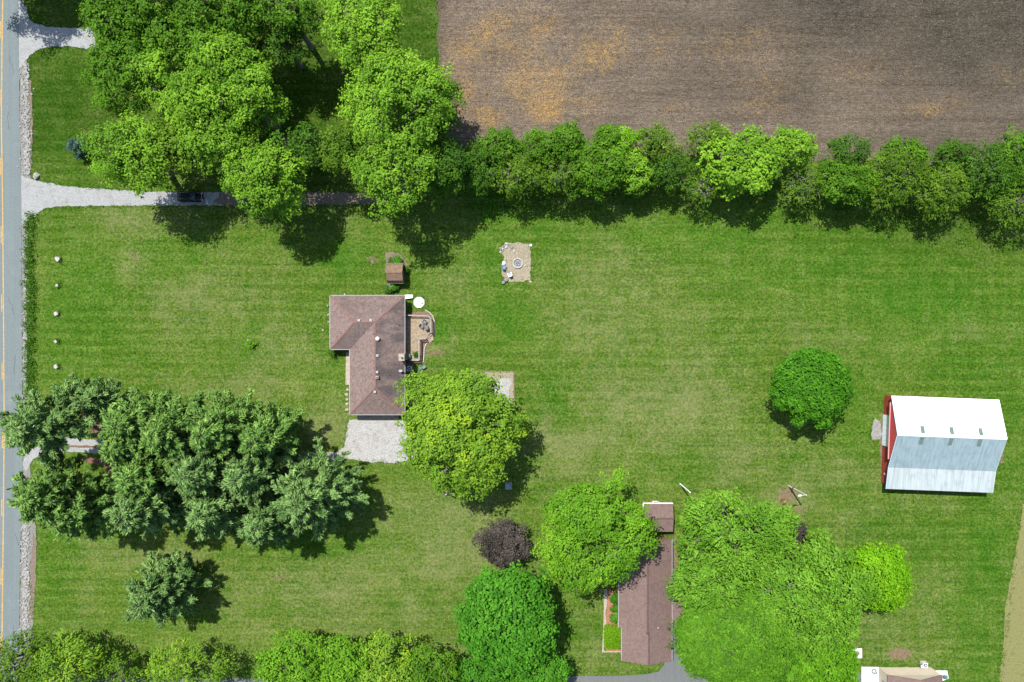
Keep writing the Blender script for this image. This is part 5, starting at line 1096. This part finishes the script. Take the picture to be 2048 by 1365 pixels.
for k, (x, y) in enumerate([(656,612),(657,630),(657.5,645),(690,590)]): boulder(x, y, .24, 'riprap', ['white stone nearest the house\'s north-west corner', 'second white stone down the house\'s west wall', 'lowest white stone along the house\'s west wall', 'white stone at the middle of the house\'s north wall'][k], 964 + k, 'white stones round the house')

# ------------------------------------------------------------------ poles
def pole(px, py, h, label, mat='polewood', arm=None, name='utility_pole', r=.13, cross=False):
    b = W(px, py, 0); t = thing(name, label, 'pole', b); MB().tube([b, b + Vector((0, 0, h))], [r, r * .7], 8).build('shaft', M[mat], t)
    if arm:
        a = b + Vector((0, 0, h - .25)); e = a + Vector((arm[0], arm[1], .15)); MB().tube([a, (a + e) / 2 + Vector((0, 0, .1)), e], [.04] * 3, 6).build('lamp_arm', M['galv'], t)
        d = Vector((arm[0], arm[1], 0)).normalized(); MB().box(e + d * .15, (.5, .22, .14), math.atan2(arm[1], arm[0])).build('lamp_head', M['white'], t)
        MB().box(b + Vector((.0, -.0, h * .3)), (.34, .34, .4)).build('meter_box', M['darkmetal'], t)
    if cross:
        MB().box(b + Vector((0, 0, h - .5)), (.12, 2.2, .12)).build('crossarm', M[mat], t)
        for y in (-.95, -.4, .4, .95): MB().lathe(b + Vector((0, y, h - .44)), [(.05, 0), (.07, .08), (.03, .18)], 8).build('insulator', M['slab'], t)
    return t
pole(1577, 972, 7.4, 'pale yard-light pole with lamp arm near the barn', 'polewood', (-.95, -.08), 'light_pole', .17)
pole(1360, 968, 7.0, 'pale pole rising beside the trees north of the mauve house', 'white', None, 'light_pole', .13)
pole(900, 971, 7.4, 'grey pole at the lower edge of the big maple', 'polewood', None, 'utility_pole', .17)
pole(88, 958, 9.0, 'dark utility pole among the pines at the road', 'darkpole', None, 'utility_pole', .15)
w = W(1017, 973.5, .7); t = thing('transformer_box', 'blue-grey metal box in the big maple\'s shadow', 'utility box', (w.x, w.y, 0)); MB().box((w.x, w.y, .04), (1.2, 1.25, .08)).build('base_pad', M['trimgrey'], t); MB().box((w.x - .08, w.y, .42), (.78, 1.0, .68)).build('cabinet', M['slab'], t); MB().box((w.x - .08, w.y, .78), (.84, 1.06, .05)).build('lid', M['greycush'], t); MB().box((w.x + .42, w.y, .5), (.05, 1.0, .8)).build('door', M['galv'], t)
w = W(1567.5, 1003, .5); t = thing('fire_bowl', 'rusty red burning barrel on bare soil near the light pole', 'barrel', (w.x, w.y, 0)); MB().lathe((w.x, w.y, 0), [(.36, 0), (.40, .3), (.40, .6), (.44, .64), (.44, .68), (.36, .68), (.34, .3), (.05, .28)], 16).build('drum', M['redmetal'], t, False); MB().lathe((w.x, w.y, .28), [(.33, 0), (.05, .06)], 12).build('ash_bed', M['brownpaint'], t)

# ------------------------------------------------------------------ the parked car (faces right)
def car(px, py, label):
    c = W(px, py, .8); t = thing('parked_car', label, 'car', (c.x, c.y, .034)); L, Wc = 4.45, 1.82; z0 = .034
    st = [(-2.22,.62,.70,.35,.78),(-2.12,.76,.80,.30,.92),(-1.6,.88,.90,.24,.98),(-.6,.90,.91,.22,.98),(.6,.90,.91,.22,.97),(1.1,.90,.90,.22,.94),(1.7,.86,.88,.25,.86),(2.1,.72,.76,.30,.74),(2.24,.55,.62,.36,.62)]
    V = []; Fc = []; n = 10
    for x, wl, wm, zb, zt in st:
        ring = [(wl*.85,zb),(wl,zb+.1),(wm,zb+(zt-zb)*.55),(wm*.97,zt-.05),(wm*.86,zt)]
        V += [(c.x+x,c.y-y,z0+z) for y,z in ring]+[(c.x+x,c.y+y,z0+z) for y,z in ring[::-1]]
    for i in range(len(st)-1):
        for k in range(n): k2=(k+1)%n; Fc.append((i*n+k,i*n+k2,(i+1)*n+k2,(i+1)*n+k))
    Fc += [tuple(range(n))[::-1], tuple((len(st)-1)*n+k for k in range(n))]
    link_mesh('body', V, Fc, M['carpaint'], t, True)
    g = [(-2.05,.70,.95),(-1.75,.66,1.35),(-1.3,.62,1.48),(-.2,.62,1.50),(.25,.61,1.46),(1.05,.74,.97)]
    V=[];Fc=[]
    for x,w_,z in g: V+=[(c.x+x,c.y-w_-.14*(1.5-z),z0+z*.0+.94),(c.x+x,c.y-w_,z0+z),(c.x+x,c.y+w_,z0+z),(c.x+x,c.y+w_+.14*(1.5-z),z0+.94)]
    for i in range(len(g)-1):
        for k in range(3): Fc.append((i*4+k,i*4+k+1,(i+1)*4+k+1,(i+1)*4+k))
    Fc+=[(0,3,2,1),(20,21,22,23)]
    link_mesh('cabin_glass', V, Fc, M['carglass'], t)
    V=[];Fc=[]
    rf=[(-1.72,.63,1.385),(-1.3,.60,1.50),(-.2,.60,1.52),(.2,.59,1.49)]
    for x,w_,z in rf: V+=[(c.x+x,c.y-w_,z0+z-.04),(c.x+x,c.y-w_*.9,z0+z+.01),(c.x+x,c.y+w_*.9,z0+z+.01),(c.x+x,c.y+w_,z0+z-.04)]
    for i in range(3):
        for k in range(4): k2=(k+1)%4; Fc.append((i*4+k,i*4+k2,(i+1)*4+k2,(i+1)*4+k))
    Fc+=[(0,3,2,1),(12,13,14,15)]; link_mesh('roof', V, Fc, M['carpaint'], t)
    for s in (-1,1):
        MB().tube([(c.x-1.35,c.y+s*.56,z0+1.52),(c.x-1.2,c.y+s*.56,z0+1.58),(c.x-.2,c.y+s*.56,z0+1.60),(c.x-.05,c.y+s*.56,z0+1.55)],[.02]*4,6).build('roof_rail',M['chrome'],t)
        MB().box((c.x+.75,c.y+s*1.0,z0+1.0),(.16,.22,.14)).build('mirror',M['carpaint'],t)
        MB().box((c.x+2.08,c.y+s*.58,z0+.68),(.24,.30,.12),s*.35).build('headlight',M['lamp'],t); MB().box((c.x-2.14,c.y+s*.60,z0+.84),(.14,.22,.2)).build('tail_light',M['redlens'],t)
        for x in (-1.36,1.38):
            V=[];Fc=[]
            wl=MB()
            for (r,y) in ((.2,-.11),(.33,-.10),(.34,0),(.33,.10),(.2,.11)):
                for k in range(14): a=k*2*math.pi/14; wl.v.append((c.x+x+r*math.cos(a),c.y+s*.80+y,z0+.34+r*math.sin(a)))
            for i in range(4):
                for k in range(14): k2=(k+1)%14; wl.f.append((i*14+k,i*14+k2,(i+1)*14+k2,(i+1)*14+k))
            w_=wl.build('wheel',M['rubber'],t); MB().tube([(c.x+x,c.y+s*.80-.1,z0+.34),(c.x+x,c.y+s*.80+.1,z0+.34)],[.2,.2],10).build('rim',M['chrome'],w_)
        MB().tube([(c.x+1.15,c.y+s*.5,z0+.95),(c.x+1.95,c.y+s*.42,z0+.80)],[.012,.012],4).build('bonnet_crease',M['carpaint'],t)
    MB().tube([(c.x+1.3,c.y-.68,z0+.93),(c.x+1.98,c.y-.52,z0+.80),(c.x+2.12,c.y,z0+.76),(c.x+1.98,c.y+.52,z0+.80),(c.x+1.3,c.y+.68,z0+.93)],[.014]*5,5).build('bonnet_edge',M['chrome'],t)
    MB().box((c.x-2.42,c.y,z0+.42),(.45,.07,.07)).build('tow_bar',M['darkmetal'],t); MB().tube([(c.x-2.65,c.y,z0+.42),(c.x-2.7,c.y,z0+1.2)],[.04,.04],6).build('rack_mast',M['darkmetal'],t)
    for y in (-.35,.35): MB().tube([(c.x-2.7,c.y,z0+1.15),(c.x-3.15,c.y+y*.7,z0+1.2)],[.035,.03],6).build('rack_arm',M['darkmetal'],t)
car(379.5, 393.5, 'black hatchback parked on the gravel drive under the trees')
print('foliage/trunk tris', TRI[0], 'objects', len(S.objects))
